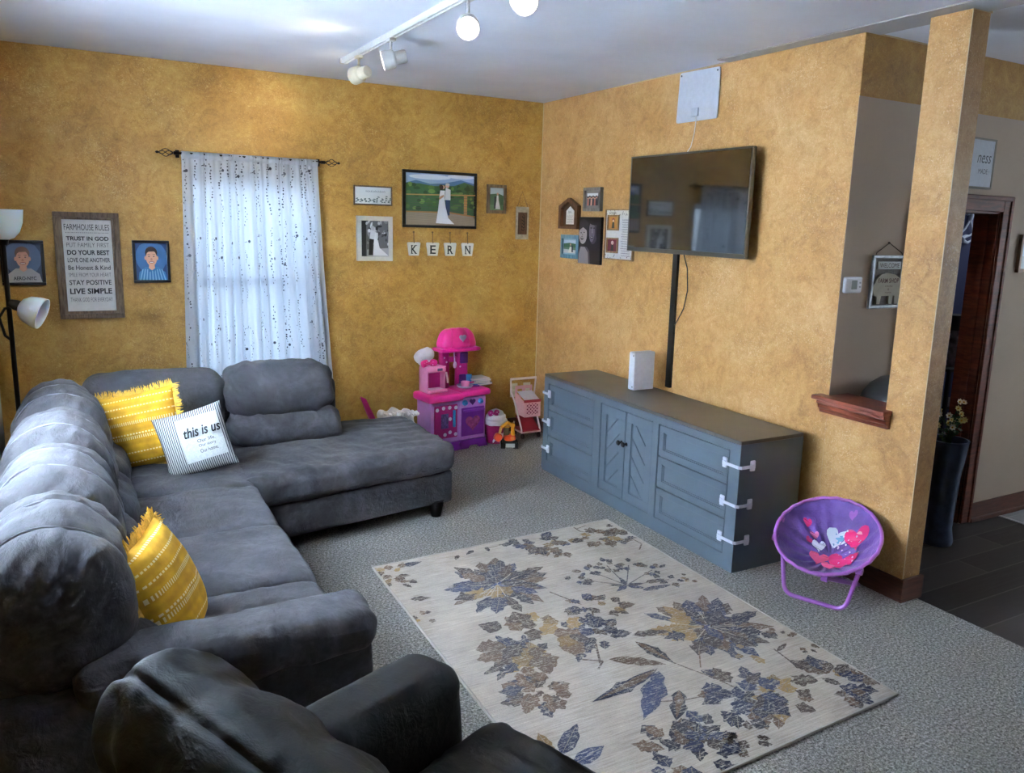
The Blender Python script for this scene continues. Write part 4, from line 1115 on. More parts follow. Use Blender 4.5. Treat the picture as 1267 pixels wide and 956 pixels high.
obj('foliage', mb, LEAF, t)
for i, h in enumerate(heads):
    mb = MB(); n = Vector((-.6, -.7, .35))+Vector((rnd.uniform(-.5, .5), rnd.uniform(-.3, .3), rnd.uniform(-.3, .3))); n.normalize(); a = n.orthogonal().normalized(); b = n.cross(a)
    for k in range(7):
        t0 = 2*PI*k/7; d = a*math.cos(t0)+b*math.sin(t0); s = n.cross(d); R = .020
        mb.add([h, h+d*R*.6+s*R*.35+n*.003, h+d*R+n*.006, h+d*R*.6-s*R*.35+n*.003], [[0, 1, 2, 3]])
    fl = obj('flower', mb, plain('#d9cf86' if i % 3 else '#e2dfc4', .6), t)
    mb = MB(); mb.lathe([(0, -.002), (.006, 0), (.005, .005), (0, .007)], h, n, 8); obj('flower_centre', mb, plain('#c79a2a', .6), fl)
# floor register
t = thing('floor_register', 'white metal floor grille on the dark hall floor', 'vent', (1.83, -3.16, -.006))
mb = MB(); RG = Fr((0, 0, -.006), (1, 0, 0), (0, 1, 0))
frame_ring(RG, 1.668, 2.03, -3.268, -3.04, 0, .006, .022, .002, mb); obj('frame', mb, plain('#cfcfd1', .4), t)
mb = MB()
for k in range(22): RG.box(mb, 1.692+.0145*k, 1.699+.0145*k, -3.25, -3.06, 0, .004)
RG.box(mb, 1.69, 2.01, -3.158, -3.150, 0, .005)
obj('slats', mb, plain('#b9babd', .4), t)
# dark domed bin glimpsed over the low wall
t = thing('waste_bin', 'black dome topped bin glimpsed over the pass-through sill beside the column', 'bin', (.335, -3.255, -.006))
mb = MB(); mb.lathe([(0, 0), (.165, 0), (.17, .01), (.19, .86), (.186, .87), (0, .87)], (.335, -3.255, -.006), seg=32); obj('bin_body', mb, BLACKP, t)
mb = MB(); mb.lathe([(0, .866), (.196, .866), (.196, .90), (.185, .935), (.155, .98), (.11, 1.015), (.05, 1.032), (0, 1.035)], (.335, -3.255, -.006), seg=32); l = obj('lid', mb, BLACKP, t)
mb = MB(); mb.box((.27, -3.425, .94), (.40, -3.40, 1.0), .006); obj('flap', mb, plain('#26262a', .35), l)

single('play_board', (lambda m: (m.box((-.505, -1.022, 0), (-.28, -1.006, .175), .004), m)[1])(MB()), plain('#2c5f94', .4), 'dark blue board standing against the corner end of the dresser', 'board', (-.39, -1.014, 0))
# ------------------------------------------------------------------ rug
def rug_mat(name, printed):
    q = N(name); co = q.coord()
    str_ = q.noise(q.coord(scale=(1.2, 26, 1)), 6, 5, .65, .4); fine = q.noise(co, 230, 3, .7); big = q.noise(co, 5, 4, .6)
    base = q.ramp(q.math('ADD', q.math('MULTIPLY', str_, .6), q.math('MULTIPLY', big, .4)), [(.33, '#a3978a'), (.5, '#c0b6a8'), (.66, '#d8d0c4')])
    if printed:
        a = q.n('ShaderNodeAttribute', attribute_name='Col')
        d = q.noise(q.coord(scale=(1, 2.2, 1)), 60, 6, .85, .6)
        m = q.ramp(q.math('ADD', q.math('MULTIPLY', d, .75), q.math('MULTIPLY', str_, .25)), [(.51, (0, 0, 0, 1)), (.58, (1, 1, 1, 1))])
        base = q.mix(q.math('MULTIPLY', m, .92), q.mix(.95, base, a.outputs['Color']), base)
    q.col(q.mix(.22, base, q.ramp(fine, [(.3, '#6f675f'), (.7, '#e2ddd5')]), 'OVERLAY'))
    q.set(Roughness=.95); q.b.inputs['Specular IOR Level'].default_value = .1; q.bump(fine, .5, .004)
    return q.m
RUGB = rug_mat('cream_rug_pile', False); RUGP = rug_mat('rug_flower_print', True)
RX0, RY0, RW, RL = -2.160, -2.165, 1.475, 2.025
def rugpt(u, v, z):
    # a slightly skewed lie on the carpet, as it was thrown down
    return (RX0+u-.018*v+.0*u, RY0+.035*u-.0*v-v, z)
rug = thing('area_rug', 'cream floral area rug with navy, brown and gold blooms on the grey carpet', 'rug', (RX0+RW/2, RY0-RL/2, 0))
mb = MB(); c = [rugpt(0, 0, .001), rugpt(0, RL, .001), rugpt(RW, RL, .001), rugpt(RW, 0, .001)]
mb.prism(c, (0, 0, .010)); obj('pile', mb, RUGB, rug)
mb = MB(); e = [rugpt(0, 0, .007), rugpt(0, RL, .007), rugpt(RW, RL, .007), rugpt(RW, 0, .007)]
ring = []
for k in range(4):
    a, b = Vector(e[k]), Vector(e[(k+1) % 4])
    for i in range(20): ring.append(a.lerp(b, i/20))
mb.tube(ring, .0065, 6, True); obj('bound_edge', mb, plain('#b9b2a6', .9), rug)
NAVY = ['#202842', '#27304e', '#1b2034', '#303b5c', '#2e2f3c']; BRN = ['#463833', '#5c493c', '#3b3132', '#6b5342']; GLD = ['#9a7c4c', '#826840', '#a88a58']; MIX = NAVY+BRN
rg = MB(); rnd = random.Random(33)
Zn = [0]
def shape(pts, c):
    """clip a printed shape to the rug and lay it on the pile"""
    P = [(max(.004, min(RW-.004, a)), max(.004, min(RL-.004, b))) for a, b in pts]
    Zn[0] = (Zn[0]+1) % 23
    z = .0113+.00006*Zn[0]
    tri = geometry.tessellate_polygon([[Vector((a, b, 0)) for a, b in P]])
    rg.add([rugpt(a, b, z) for a, b in P], [list(t) for t in tri], c, False)
def petal(u, v, ang, L, w, c, notch=.25, bend=0.0):
    """serrated petal or leaf starting at (u, v)"""
    n = 9; left = []; right = []
    for i in range(n+1):
        s = i/n; r = w*math.sin(PI*min(1, s**.8))*(1+notch*(rnd.random()-.5)*2)
        a = ang+bend*s; x = L*s; ca, sa = math.cos(ang+bend*s*.5), math.sin(ang+bend*s*.5)
        left.append((u+x*ca-r*sa, v+x*sa+r*ca)); right.append((u+x*ca+r*sa, v+x*sa-r*ca))
    shape(left+right[::-1][1:-1], c)
    if w > .016:
        k = [(u+L*s*math.cos(ang+bend*s*.5), v+L*s*math.sin(ang+bend*s*.5)) for s in (.1, .5, .9)]; stem(k, .0014, '#8f8578')
def stem(pts, w=.0035, c='#5a4a44'):
    for (a, b), (x, y) in zip(pts, pts[1:]):
        d = math.hypot(x-a, y-b) or 1; nx, ny = -(y-b)/d*w, (x-a)/d*w
        shape([(a+nx, b+ny), (x+nx, y+ny), (x-nx, y-ny), (a-nx, b-ny)], c)
def dahlia(u, v, R, gold_dir, seed, inner='#3a4a78', spread=2.4):
    for ring, (r0, r1, n) in enumerate(((.50, 1.08, 19), (.28, .86, 17), (.05, .60, 13))):
        for k in range(n):
            a = 2*PI*k/n+rnd.uniform(-.14, .14)
            g = abs((a-gold_dir+PI) % (2*PI)-PI)
            L = R*(r1-r0)*rnd.uniform(.65, 1.15)
            c = rnd.choice(GLD+BRN[:1]) if (g < .8 and ring > 0 and rnd.random() < .6) or (g < .5 and rnd.random() < .3) else rnd.choice(MIX)
            petal(u+R*r0*math.cos(a), v+R*r0*math.sin(a), a+rnd.uniform(-.2, .2), L, R*rnd.uniform(.10, .16), c, .40)
    for k in range(22):
        a = rnd.uniform(0, 6.28); stem([(u+.03*math.cos(a), v+.03*math.sin(a)), (u+R*.5*math.cos(a), v+R*.5*math.sin(a))], .0022, '#c9bda8')
    for k in range(7): petal(u, v, rnd.uniform(0, 6.28), R*.22, R*.05, inner)
def cluster(u, v, R, cols, n=16):
    for k in range(int(n*1.25)):
        a = rnd.uniform(0, 6.28); r = R*math.sqrt(rnd.random())*.75
        petal(u+r*math.cos(a), v+r*math.sin(a), a+rnd.uniform(-.7, .7), R*rnd.uniform(.5, .8), R*rnd.uniform(.17, .27), rnd.choice(cols), .45)
def umbel(u, v, dirs, L):
    for a in dirs:
        x, y = u+L*math.cos(a), v+L*math.sin(a); stem([(u, v), (x, y)], .003, '#4b4350'); cluster(x, y, L*.30, NAVY+BRN[:2], 7)
    for k in range(8): petal(u, v, rnd.uniform(0, 6.28), L*.38, L*.06, rnd.choice(NAVY))
# blooms, measured on the rug: u from its left edge, v from its far edge
dahlia(.49, .47, .27, 2.3, 1)
dahlia(1.15, 1.28, .27, 3.6, 2, '#38406a')
cluster(.37, 1.00, .20, GLD+BRN, 18); cluster(.27, 1.10, .13, NAVY+BRN, 9); cluster(.52, .98, .12, GLD+BRN+NAVY[:2], 9)
cluster(.93, .15, .13, MIX, 14); cluster(1.02, .22, .12, GLD+BRN, 9); cluster(.83, .10, .09, NAVY, 6)
cluster(1.30, .21, .13, BRN+GLD[:1], 16); cluster(1.38, .27, .09, BRN+NAVY[:2], 9)
umbel(1.06, .78, [-.35, -.9, -1.4, -1.9, -2.4, .2], .24)
petal(1.10, .86, .1, .17, .022, NAVY[1]); petal(1.16, .80, .1, .12, .02, BRN[0])
cluster(.77, .83, .10, NAVY+BRN, 10); cluster(.86, .93, .09, GLD+BRN, 8); cluster(.70, .93, .07, NAVY, 5)
cluster(.66, 1.10, .12, NAVY, 15); cluster(.70, 1.03, .09, NAVY+BRN[:1], 7)
for (a, b), (x, y), w, c in (((.60, 1.29), (.80, 1.42), .030, BRN[1]), ((.78, 1.23), (.84, 1.44), .032, NAVY[4]), ((.74, 1.44), (.38, 1.53), .034, NAVY[0]), ((.73, 1.46), (.50, 1.70), .045, NAVY[3]), ((.72, 1.60), (.60, 1.75), .034, NAVY[2]), ((.80, 1.18), (.98, 1.22), .026, BRN[0])):
    d = math.atan2(y-b, x-a); petal(a, b, d, math.hypot(x-a, y-b), w, c, .3, .15)
    petal(a, b, d, math.hypot(x-a, y-b)*.9, w*.45, rnd.choice(BRN), .3, .15)
stem([(.82, 1.43), (.86, 1.52), (.90, 1.60), (.93, 1.70)]); stem([(.55, 1.60), (.70, 1.66), (.80, 1.68)], .0028); stem([(.98, 1.42), (.90, 1.52)], .003, '#7d6450')
cluster(.94, 1.74, .16, NAVY+BRN, 18); cluster(.83, 1.80, .12, NAVY, 11); cluster(1.03, 1.84, .13, BRN+GLD, 11)
cluster(1.30, 1.85, .14, BRN+NAVY[:2], 18); cluster(1.38, 1.91, .10, BRN+GLD[:1], 10); stem([(1.28, 1.56), (1.27, 1.66), (1.30, 1.75)], .004); petal(1.28, 1.58, -.3, .09, .014, BRN[0])
cluster(1.18, 1.52, .08, GLD, 6); cluster(1.33, 1.38, .10, NAVY, 8); cluster(1.40, 1.50, .06, BRN, 4)
cluster(.52, 1.90, .15, NAVY+BRN, 17); cluster(.65, 1.87, .11, NAVY, 10); cluster(.42, 1.95, .10, NAVY, 7); cluster(.74, 1.94, .08, BRN, 6)
cluster(.23, 1.34, .12, BRN+NAVY[:1], 22); cluster(.25, 1.34, .08, BRN, 10)
petal(.12, 1.70, -.7, .18, .034, NAVY[1]); petal(.13, 1.76, -.2, .15, .030, NAVY[3]); petal(.10, 1.66, -1.5, .10, .025, GLD[1]); cluster(.04, 1.62, .07, BRN+GLD, 5)
cluster(.07, .12, .09, BRN+GLD, 8); cluster(.06, .22, .08, BRN, 7); petal(.13, .06, -.05, .12, .022, NAVY[0]); petal(.05, .42, .3, .10, .02, BRN[2]); cluster(.04, .62, .06, GLD+BRN, 5)
petal(.45, .07, 2.2, .06, .014, BRN[2]); petal(.55, .05, 2.6, .07, .014, NAVY[4]); petal(.63, .04, 1.7, .06, .015, NAVY[4]); stem([(.62, .06), (.76, .05)], .0022)
stem([(.68, .66), (.72, .76), (.75, .84)], .004); stem([(.77, .90), (.73, .98), (.71, 1.02)], .004); stem([(.62, 1.16), (.58, 1.24), (.55, 1.30)], .005); stem([(.47, 1.10), (.50, 1.24), (.57, 1.29), (.52, 1.33)], .0045); cluster(.53, 1.20, .06, NAVY+BRN, 5)
stem([(1.22, .02), (1.22, .09), (1.28, .15)], .004); stem([(1.22, .05), (1.30, .03)], .003); stem([(1.43, .30), (1.44, .40), (1.38, .46)], .004); cluster(1.40, .08, .05, BRN, 3)
cluster(1.40, .85, .05, GLD+BRN, 4); cluster(1.42, 1.62, .05, BRN, 4)
obj('flower_print', rg, RUGP, rug)

# ------------------------------------------------------------------ saucer chair
PUR = N('purple_quilted_cloth'); co = PUR.coord()
PUR.col(PUR.ramp(PUR.noise(co, 14, 4), [(.3, '#5b3d88'), (.7, '#7452a4')])); PUR.set(Roughness=.6); PUR.b.inputs['Sheen Weight'].default_value = .3; PUR.bump(PUR.noise(co, 34, 3, .6, 1.2), .5, .01); PUR = PUR.m
PIPE = plain('#b06cc0', .35); PIPED = plain('#a35fb8', .3)
C = Vector((-.280, -3.383, .312)); az, el = math.radians(203), 1.05
nrm = Vector((math.cos(el)*math.cos(az), math.cos(el)*math.sin(az), math.sin(el))); A = Vector((0, 0, 1)).cross(nrm).normalized(); B = nrm.cross(A)
t = thing('saucer_chair', 'small purple folding saucer chair with pink tube legs in front of the column', 'chair', (C.x, C.y, 0))
R0 = .245
def bowl(rr, th, off=0):
    d = -.165*(1-rr**2)**.9
    rip = .006*math.sin(th*17)*rr*(1-rr)*4+.004*math.sin(th*26+2)*rr**3
    return C+(A*math.cos(th)+B*math.sin(th))*R0*rr+nrm*(d+rip+off)
mb = MB(); nr, nt = 22, 96
for side, off in ((0, 0), (1, -.014)):
    vs = [bowl(i/nr, 2*PI*k/nt, off) for i in range(1, nr+1) for k in range(nt)]+[bowl(0, 0, off)]
    fs = [[i*nt+k, i*nt+(k+1) % nt, (i+1)*nt+(k+1) % nt, (i+1)*nt+k] for i in range(nr-1) for k in range(nt)]+[[nr*nt, (k+1) % nt, k] for k in range(nt)]
    mb.add(vs, fs)
seat = obj('seat', mb, PUR, t, sharp=80)
mb = MB(); mb.tube([bowl(1, 2*PI*k/48, -.006) for k in range(48)], .0085, 10, True); obj('rim', mb, PIPE, t)
# printed hearts, bows and dots on the seat
mb = MB()
def on_bowl(pts, c, k):
    V_ = []
    for a, b in pts:
        r = math.hypot(a, b); V_.append(bowl(r, math.atan2(b, a), .004+.0006*k))
    tri = geometry.tessellate_polygon([[Vector((a, b, 0)) for a, b in pts]])
    mb.add(V_, [list(q) for q in tri], c, False)
def heart(a, b, s, c, k=0, rot=0):
    P = []; a *= 1.15; b = b*1.15+.26; s *= 1.2
    for i in range(24):
        th = 2*PI*i/24; x = 16*math.sin(th)**3/17*s; y = (13*math.cos(th)-5*math.cos(2*th)-2*math.cos(3*th)-math.cos(4*th))/17*s
        P.append((a+x*math.cos(rot)-y*math.sin(rot), b+x*math.sin(rot)+y*math.cos(rot)))
    on_bowl(P, c, k)
for i, (a, b, s, c, r) in enumerate(((-.50, .16, .075, '#c01e62', .2), (.02, .12, .20, '#dfe6ec', -.1), (.02, .10, .13, '#5f9fbd', -.1), (.36, .14, .22, '#d81f6a', .2), (.34, .14, .12, '#f0c7b4', .2), (-.40, -.10, .06, '#b5245f', -.3), (-.22, -.12, .12, '#e6e8ee', .3), (-.14, -.38, .17, '#e0567e', .1), (.22, -.36, .24, '#d42868', -.2), (.08, -.50, .13, '#e05a84', .3), (.42, -.22, .09, '#c41d58', .5), (.22, .46, .08, '#a05fb6', 0), (-.34, .02, .08, '#d06a9a', .3))): heart(a, b, s, c, i, r)
for k in range(26):
    a, b = rnd.uniform(.10, .55), rnd.uniform(-.25, .55); on_bowl(ell(a, b, .018, .018, 8), '#f4e9ef', 14+k % 5)
obj('seat_print', mb, PRINT, seat)
# two U-shaped tube frames that cross under the seat
def uframe(p0, p1, t0, t1):
    P = []
    p0, p1, t0, t1 = map(Vector, (p0, p1, t0, t1)); r = .05
    P.append(t0)
    for a, b, c in ((t0, p0, p1), (p0, p1, t1)):
        d0 = (a-b).normalized(); d1 = (c-b).normalized()
        for i in range(7):
            s = i/6; P.append(b+d0*r*(1-s)**2+d1*r*s**2)
    P.append(t1); return P
fl, fr_ = (-.463, -3.315, .011), (-.345, -3.575, .011)
bl, br = (-.175, -3.165, .011), (-.040, -3.425, .011)
def tp(th, o): return bowl(1.0, th, o)
th_fl, th_fr = None, None
import itertools
def near(p):
    best = min(range(96), key=lambda k: (bowl(1, 2*PI*k/96)-Vector(p)).length); return 2*PI*best/96
L_at = tp(near((C.x-.02, C.y+.30, .26)), -.024); R_at = tp(near((C.x-.06, C.y-.30, .22)), -.024)
Lb = tp(near((C.x-.12, C.y+.22, .2)), -.03); Rb = tp(near((C.x-.2, C.y-.16, .17)), -.03)
mb = MB(); mb.tube(uframe(fl, fr_, L_at, R_at), .0105, 10); obj('leg', mb, PIPED, t)
mb = MB(); mb.tube(uframe(bl, br, Lb, Rb), .0105, 10); obj('leg', mb, PIPED, t)
for p in (L_at, R_at, Lb, Rb):
    mb = MB(); mb.lathe([(0, -.016), (.017, -.014), (.017, .014), (0, .016)], p, A, 12); obj('joint', mb, plain('#8d4fa6', .4), t)

# ------------------------------------------------------------------ track light
t = thing('track_light', 'white ceiling track light with four swivel spot heads', 'track light', (-1.86, -1.95, 2.7))
TRK = plain('#d6d4d0', .4); IVO = plain('#d9cfb4', .45); HEADW = plain('#c9c6c2', .45)
mb = MB()
for xo, w, z0, z1 in ((0, .034, 2.676, 2.70), (-.013, .008, 2.668, 2.678), (.013, .008, 2.668, 2.678)): mb.box((-1.86+xo-w/2, -.77, z0), (-1.86+xo+w/2, -3.40, z1), .002)
mb.box((-1.885, -.765, 2.668), (-1.835, -.79, 2.70), .003)
obj('track', mb, TRK, t)
BULB = glow('lit_lamp_lens', '#fff1d6', 5.0); BULBW = glow('lit_lamp_lens_white', '#fffaf0', 10.0)
def head(y, drop, d, mat, lens, energy, color, blend=.6, size=1.2):
    p = Vector((-1.86, y, 2.668)); q = p+Vector((0, 0, -drop)); d = Vector(d).normalized()
    mb = MB(); mb.box((p.x-.018, p.y-.03, 2.655), (p.x+.018, p.y+.03, 2.672), .004); mb.cyl(p, q+Vector((0, 0, .0)), .007, seg=12); mb.lathe([(0, -.014), (.014, -.012), (.014, .012), (0, .014)], q, d.cross(Vector((0, 0, 1))), 12)
    s = obj('lamp_stem', mb, mat, t)
    o = q+Vector((0, 0, -.035))-d*.03
    mb = MB(); mb.lathe([(0, -.052), (.030, -.052), (.034, -.046), (.034, .002), (.036, .006), (.042, .010), (.048, .020), (.050, .074), (.046, .076), (.042, .066), (0, .064)], o, d, 28)
    for k in range(12):
        a = 2*PI*k/12
    h = obj('lamp_head', mb, mat, t)
    mb = MB(); mb.lathe([(0, .073), (.026, .071), (.041, .0675)], o, d, 28); obj('lens', mb, lens, h)
    L = bpy.data.lights.new('track_spot', 'SPOT'); L.energy = energy; L.color = color; L.spot_size = size; L.spot_blend = blend; L.shadow_soft_size = .045
    lo = bpy.data.objects.new('track_spot', L); COL.objects.link(lo); lo.location = o+d*.09; lo.rotation_euler = d.to_track_quat('-Z', 'Y').to_euler()
WARM = (1.0, .84, .60)
head(-1.07, .065, (-.36, 1.0, -.13), IVO, BULB, 4.2, WARM, 1.0, .75)
head(-1.62, .065, (-.90, .30, -.26), HEADW, BULB, 3.2, (1, .95, .88), 1.0, 2.2)
head(-2.58, .075, (-.35, -.80, -.42), HEADW, BULBW, 2.5, (1, .95, .86), .9, 1.7)
head(-3.06, .07, (-.15, -.85, -.45), HEADW, BULBW, 2.5, (1, .95, .86), .9, 1.7)
# ------------------------------------------------------------------ toys along the back wall
HOT = plain('#d6267f', .35); MAG = plain('#b81a74', .35); LIL = plain('#c98fd0', .4); PURP = plain('#7a2496', .35); SKYB = plain('#3487c0', .35); PINK = plain('#e58fb8', .4); WHT = plain('#e8e4e6', .4)
K = Matrix.Translation((-1.115, -.375, 0)) @ Matrix.Rotation(math.radians(8), 4, 'Z')
KO = K @ Vector((.25, .11, 0))
t = thing('toy_kitchen', 'pink and purple plastic toy kitchen against the back wall', 'toy kitchen', KO)
mb = MB(K); mb.box((0, .0, .065), (.262, .215, .40), .012, 3); mb.box((.255, .0, .065), (.50, .215, .405), .012, 3); obj('kitchen_body', mb, LIL, t)
mb = MB(K)
for a, b in ((.0, .25), (.262, .50)):
    pr = [(a-.012, 0), (a+.07, 0), (a+.085, .022), (b-.085, .022), (b-.07, 0), (b+.012, 0), (b-.015, .07), (a+.015, .07)]
    mb.prism([(x, -.018, z) for x, z in pr], (0, .03, 0)); mb.prism([(x, .18, z) for x, z in pr], (0, .03, 0))
mb.box((.01, .0, .045), (.49, .20, .07), .005); obj('base', mb, PURP, t)
mb = MB(K); mb.soft((.115, .085, .425), (.305, .27, .062), .022, (0, 0, .004), 14, fn=lambda p, n: p+n*.0025*math.sin(p.x*90)*(abs(n.y) > .6)); mb.soft((.385, .09, .440), (.275, .26, .052), .020, (0, 0, .003), 14); obj('counter', mb, HOT, t)
# cupboard door with white dots
KF = Fr(K @ Vector((0, 0, 0)), (K.to_3x3() @ Vector((1, 0, 0))), (0, 0, 1))
mb = MB(); KF.box(mb, .028, .225, .105, .365, .0, .012, .010, 3); d = obj('cupboard_door', mb, MAG, t) if False else None
def kbox(mb, u0, u1, z0, z1, n0, n1, bev=.0, rgb=None):
    m = MB(K); m.box((u0, -n0, z0), (u1, -n1, z1), bev, 3, rgb)
    mb.add([v.co.copy() for v in m.bm.verts], (lambda: (m.bm.verts.index_update(), [[v.index for v in f.verts] for f in m.bm.faces])[1])(), rgb); m.bm.free()
mb.bm.free()
mb = MB(); kbox(mb, .028, .232, .105, .365, -.002, .010, .008); d = obj('cupboard_door', mb, MAG, t)
mb = MB(); kbox(mb, .085, .150, .185, .300, .009, .0125, .004); obj('door_window', mb, plain('#6b5a8e', .3, var=.25, scale=60), d)
mb = MB(); kbox(mb, .186, .206, .19, .325, .008, .030, .008); obj('handle', mb, SKYB, d)
mb = MB()
for u, z in ((.05, .335), (.105, .345), (.16, .345), (.215, .34), (.165, .255), (.165, .15), (.12, .135), (.215, .13), (.05, .13)): mb.lathe([(0, .0), (.015, .0), (.0145, .002), (0, .0025)], KF(u, z, .0098), KF.Nn, 14)
obj('dots', mb, WHT, d)
# oven
mb = MB(); kbox(mb, .270, .480, .098, .325, -.002, .010, .008); d = obj('oven_door', mb, PURP, t)
mb = MB(); kbox(mb, .278, .472, .295, .312, .010, .030, .007); obj('handle', mb, plain('#8e35a8', .35), d)
hp = []
for i in range(28):
    th = 2*PI*i/28; hp.append((.372+.004*16*math.sin(th)**3*1.05, .205+.0042*(13*math.cos(th)-5*math.cos(2*th)-2*math.cos(3*th)-math.cos(4*th))))
mb = MB(); mb.prism([KF(a, b, .009) for a, b in hp], KF.Nn*.003); obj('oven_window', mb, plain('#a2557f', .2, var=.2, scale=30), d)
for u in (.300, .445):
    mb = MB(); mb.lathe([(0, 0), (.022, 0), (.022, .012), (.015, .016), (.012, .03), (0, .031)], KF(u, .366, 0), KF.Nn, 18); obj('knob', mb, SKYB, t)
hs = [(.372+.0017*16*math.sin(2*PI*i/24)**3, .368+.0017*(13*math.cos(2*PI*i/24)-5*math.cos(4*PI*i/24)-2*math.cos(6*PI*i/24)-math.cos(8*PI*i/24))) for i in range(24)]
mb = MB(); mb.prism([KF(a, b, 0) for a, b in hs], KF.Nn*.006); obj('emblem', mb, plain('#4a1a63', .35), t)
# upright back panel and scalloped hood
mb = MB(K); mb.soft((.225, .19, .60), (.085, .05, .36), .02); mb.soft((.385, .19, .60), (.105, .05, .36), .02); mb.box((.19, .170, .66), (.43, .205, .70), .008); obj('back_panel', mb, MAG, t)
def hoodf(p, n):
    k = max(0, (p.z+.085)/.17); p = p.copy(); p.x *= 1-.30*k**1.6; p.y *= 1-.35*k**2
    return p-n*.007*sum(math.exp(-((p.x-c*(1-.3*k))/.006)**2) for c in (-.085, 0, .085))*(n.y < .3)
mb = MB(K); mb.soft((.315, .155, .845), (.33, .15, .155), .05, (0, .01, .01), 26, fn=hoodf); obj('hood', mb, HOT, t)
mb = MB(K); mb.soft((.315, .150, .768), (.355, .165, .032), .014, cuts=12); obj('hood_rim', mb, plain('#c9207a', .35), t)
hs = [(.325+.0019*16*math.sin(2*PI*i/24)**3, .862+.0019*(13*math.cos(2*PI*i/24)-5*math.cos(4*PI*i/24)-2*math.cos(6*PI*i/24)-math.cos(8*PI*i/24))) for i in range(24)]
mb = MB(); mb.prism([KF(a, b, -.080) for a, b in hs], KF.Nn*.010); obj('emblem', mb, plain('#bdb3c8', .35), t)
mb = MB()
for u, z in ((.215, .70), (.235, .665), (.22, .63), (.41, .66), (.36, .62)): mb.lathe([(0, 0), (.008, 0), (0, .002)], KF(u, z, -.164), KF.Nn, 10)
obj('dots', mb, WHT, t)
mb = MB(K); mb.soft((.39, .158, .69), (.07, .02, .09), .009); mb.soft((.375, .150, .51), (.06, .03, .10), .012); obj('shelf_basket', mb, plain('#5f2c80', .4), t)

# things on and around the toy kitchen
c = K @ Vector((.08, .10, .456))
t = thing('toy_coffee_maker', 'pink toy coffee maker on the left of the toy kitchen counter', 'toy', c)
mb = MB(K); mb.box((.0, .125, .456), (.165, .19, .655), .014, 3); mb.box((.0, .05, .612), (.165, .19, .658), .016, 3); mb.box((.0, .06, .47), (.016, .18, .63), .006); mb.box((.149, .06, .47), (.165, .18, .63), .006); obj('casing', mb, PINK, t)
mb = MB(K); mb.box((.014, .118, .472), (.151, .128, .615)); obj('recess', mb, MAG, t)
mb = MB(K); mb.soft((.0825, .09, .470), (.17, .125, .028), .013); obj('drip_tray', mb, PINK, t)
mb = MB(K); mb.box((.03, .045, .482), (.135, .115, .486), .002); obj('tray_insert', mb, WHT, t)
mb = MB(K); mb.box((.085, .046, .625), (.130, .052, .645), .003); obj('button_panel', mb, plain('#5a4a78', .4), t)
mb = MB(K); mb.tube([(.165, .09, .60), (.185, .085, .60), (.193, .08, .55), (.196, .08, .52)], .008); obj('spout', mb, WHT, t)
c = K @ Vector((.03, .15, .66))
t = thing('chef_hat', 'puffy white toy chef hat with pink dotted bow on the toy coffee maker', 'hat', c)
mb = MB(K); mb.soft((.03, .155, .735), (.165, .085, .085), .04, (0, 0, .012), 22, .004, 20, rot=Matrix.Rotation(-.30, 3, 'Y')); mb.soft((.045, .150, .683), (.12, .07, .05), .022, cuts=12); obj('hat_crown', mb, plain('#d9d8dc', .85), t)
mb = MB(K)
for s in (-1, 1): mb.soft((.045+s*.038, .108, .680), (.062, .026, .044), .013, (.0, .004, .006), 10, rot=Matrix.Rotation(s*.35, 3, 'Y'))
mb.soft((.045, .100, .680), (.020, .024, .024), .01, cuts=6); b = obj('bow', mb, HOT, t)
mb = MB(K)
for u, z in ((.0, .685), (.018, .672), (.016, .692), (.072, .690), (.088, .672), (.070, .670)): mb.lathe([(0, 0), (.0045, 0), (0, .002)], (u, .093, z), (0, -1, 0), 8)
obj('dots', mb, WHT, b)
c = K @ Vector((.305, .155, .72))
t = thing('toy_spoon', 'white toy spoon hanging under the toy kitchen hood', 'toy utensil', c)
mb = MB(K); mb.tube([(.295, .155, .752), (.297, .152, .70), (.30, .152, .665)], .0055); mb.soft((.302, .150, .640), (.032, .010, .052), .005, cuts=10, fn=lambda p, n: Vector((p.x*(1-.5*(p.z/.026)**2), p.y, p.z))); obj('spoon', mb, WHT, t)
c = K @ Vector((.36, .07, .467))
t = thing('toy_frying_pan', 'grey and white toy pan on the toy kitchen hob', 'toy pan', c)
mb = MB(K); mb.lathe([(0, .0), (.052, 0), (.066, .018), (.063, .018), (.05, .004), (0, .004)], (.345, .07, .472), seg=28); obj('pan', mb, plain('#b9c2cc', .35), t)
mb = MB(K); mb.tube([(.40, .05, .48), (.455, .03, .482)], .007); obj('handle', mb, PURP, t)
c = K @ Vector((.355, .07, .475))
t = thing('toy_pot', 'small pink toy pot standing in the toy pan', 'toy pot', c)
mb = MB(K); mb.lathe([(0, 0), (.030, 0), (.036, .04), (.033, .04), (.028, .004), (0, .004)], (.352, .075, .4765), seg=22); obj('pot', mb, PINK, t)
mb = MB(K); mb.tube([(.388, .072, .505), (.425, .065, .507)], .006); obj('handle', mb, HOT, t)
c = K @ Vector((.415, .125, .467))
t = thing('toy_cup', 'blue toy cup at the back of the toy kitchen hob', 'toy cup', c)
mb = MB(K); mb.lathe([(0, 0), (.018, 0), (.024, .085), (.021, .085), (.016, .004), (0, .004)], (.418, .125, .472), seg=18); obj('cup', mb, SKYB, t)
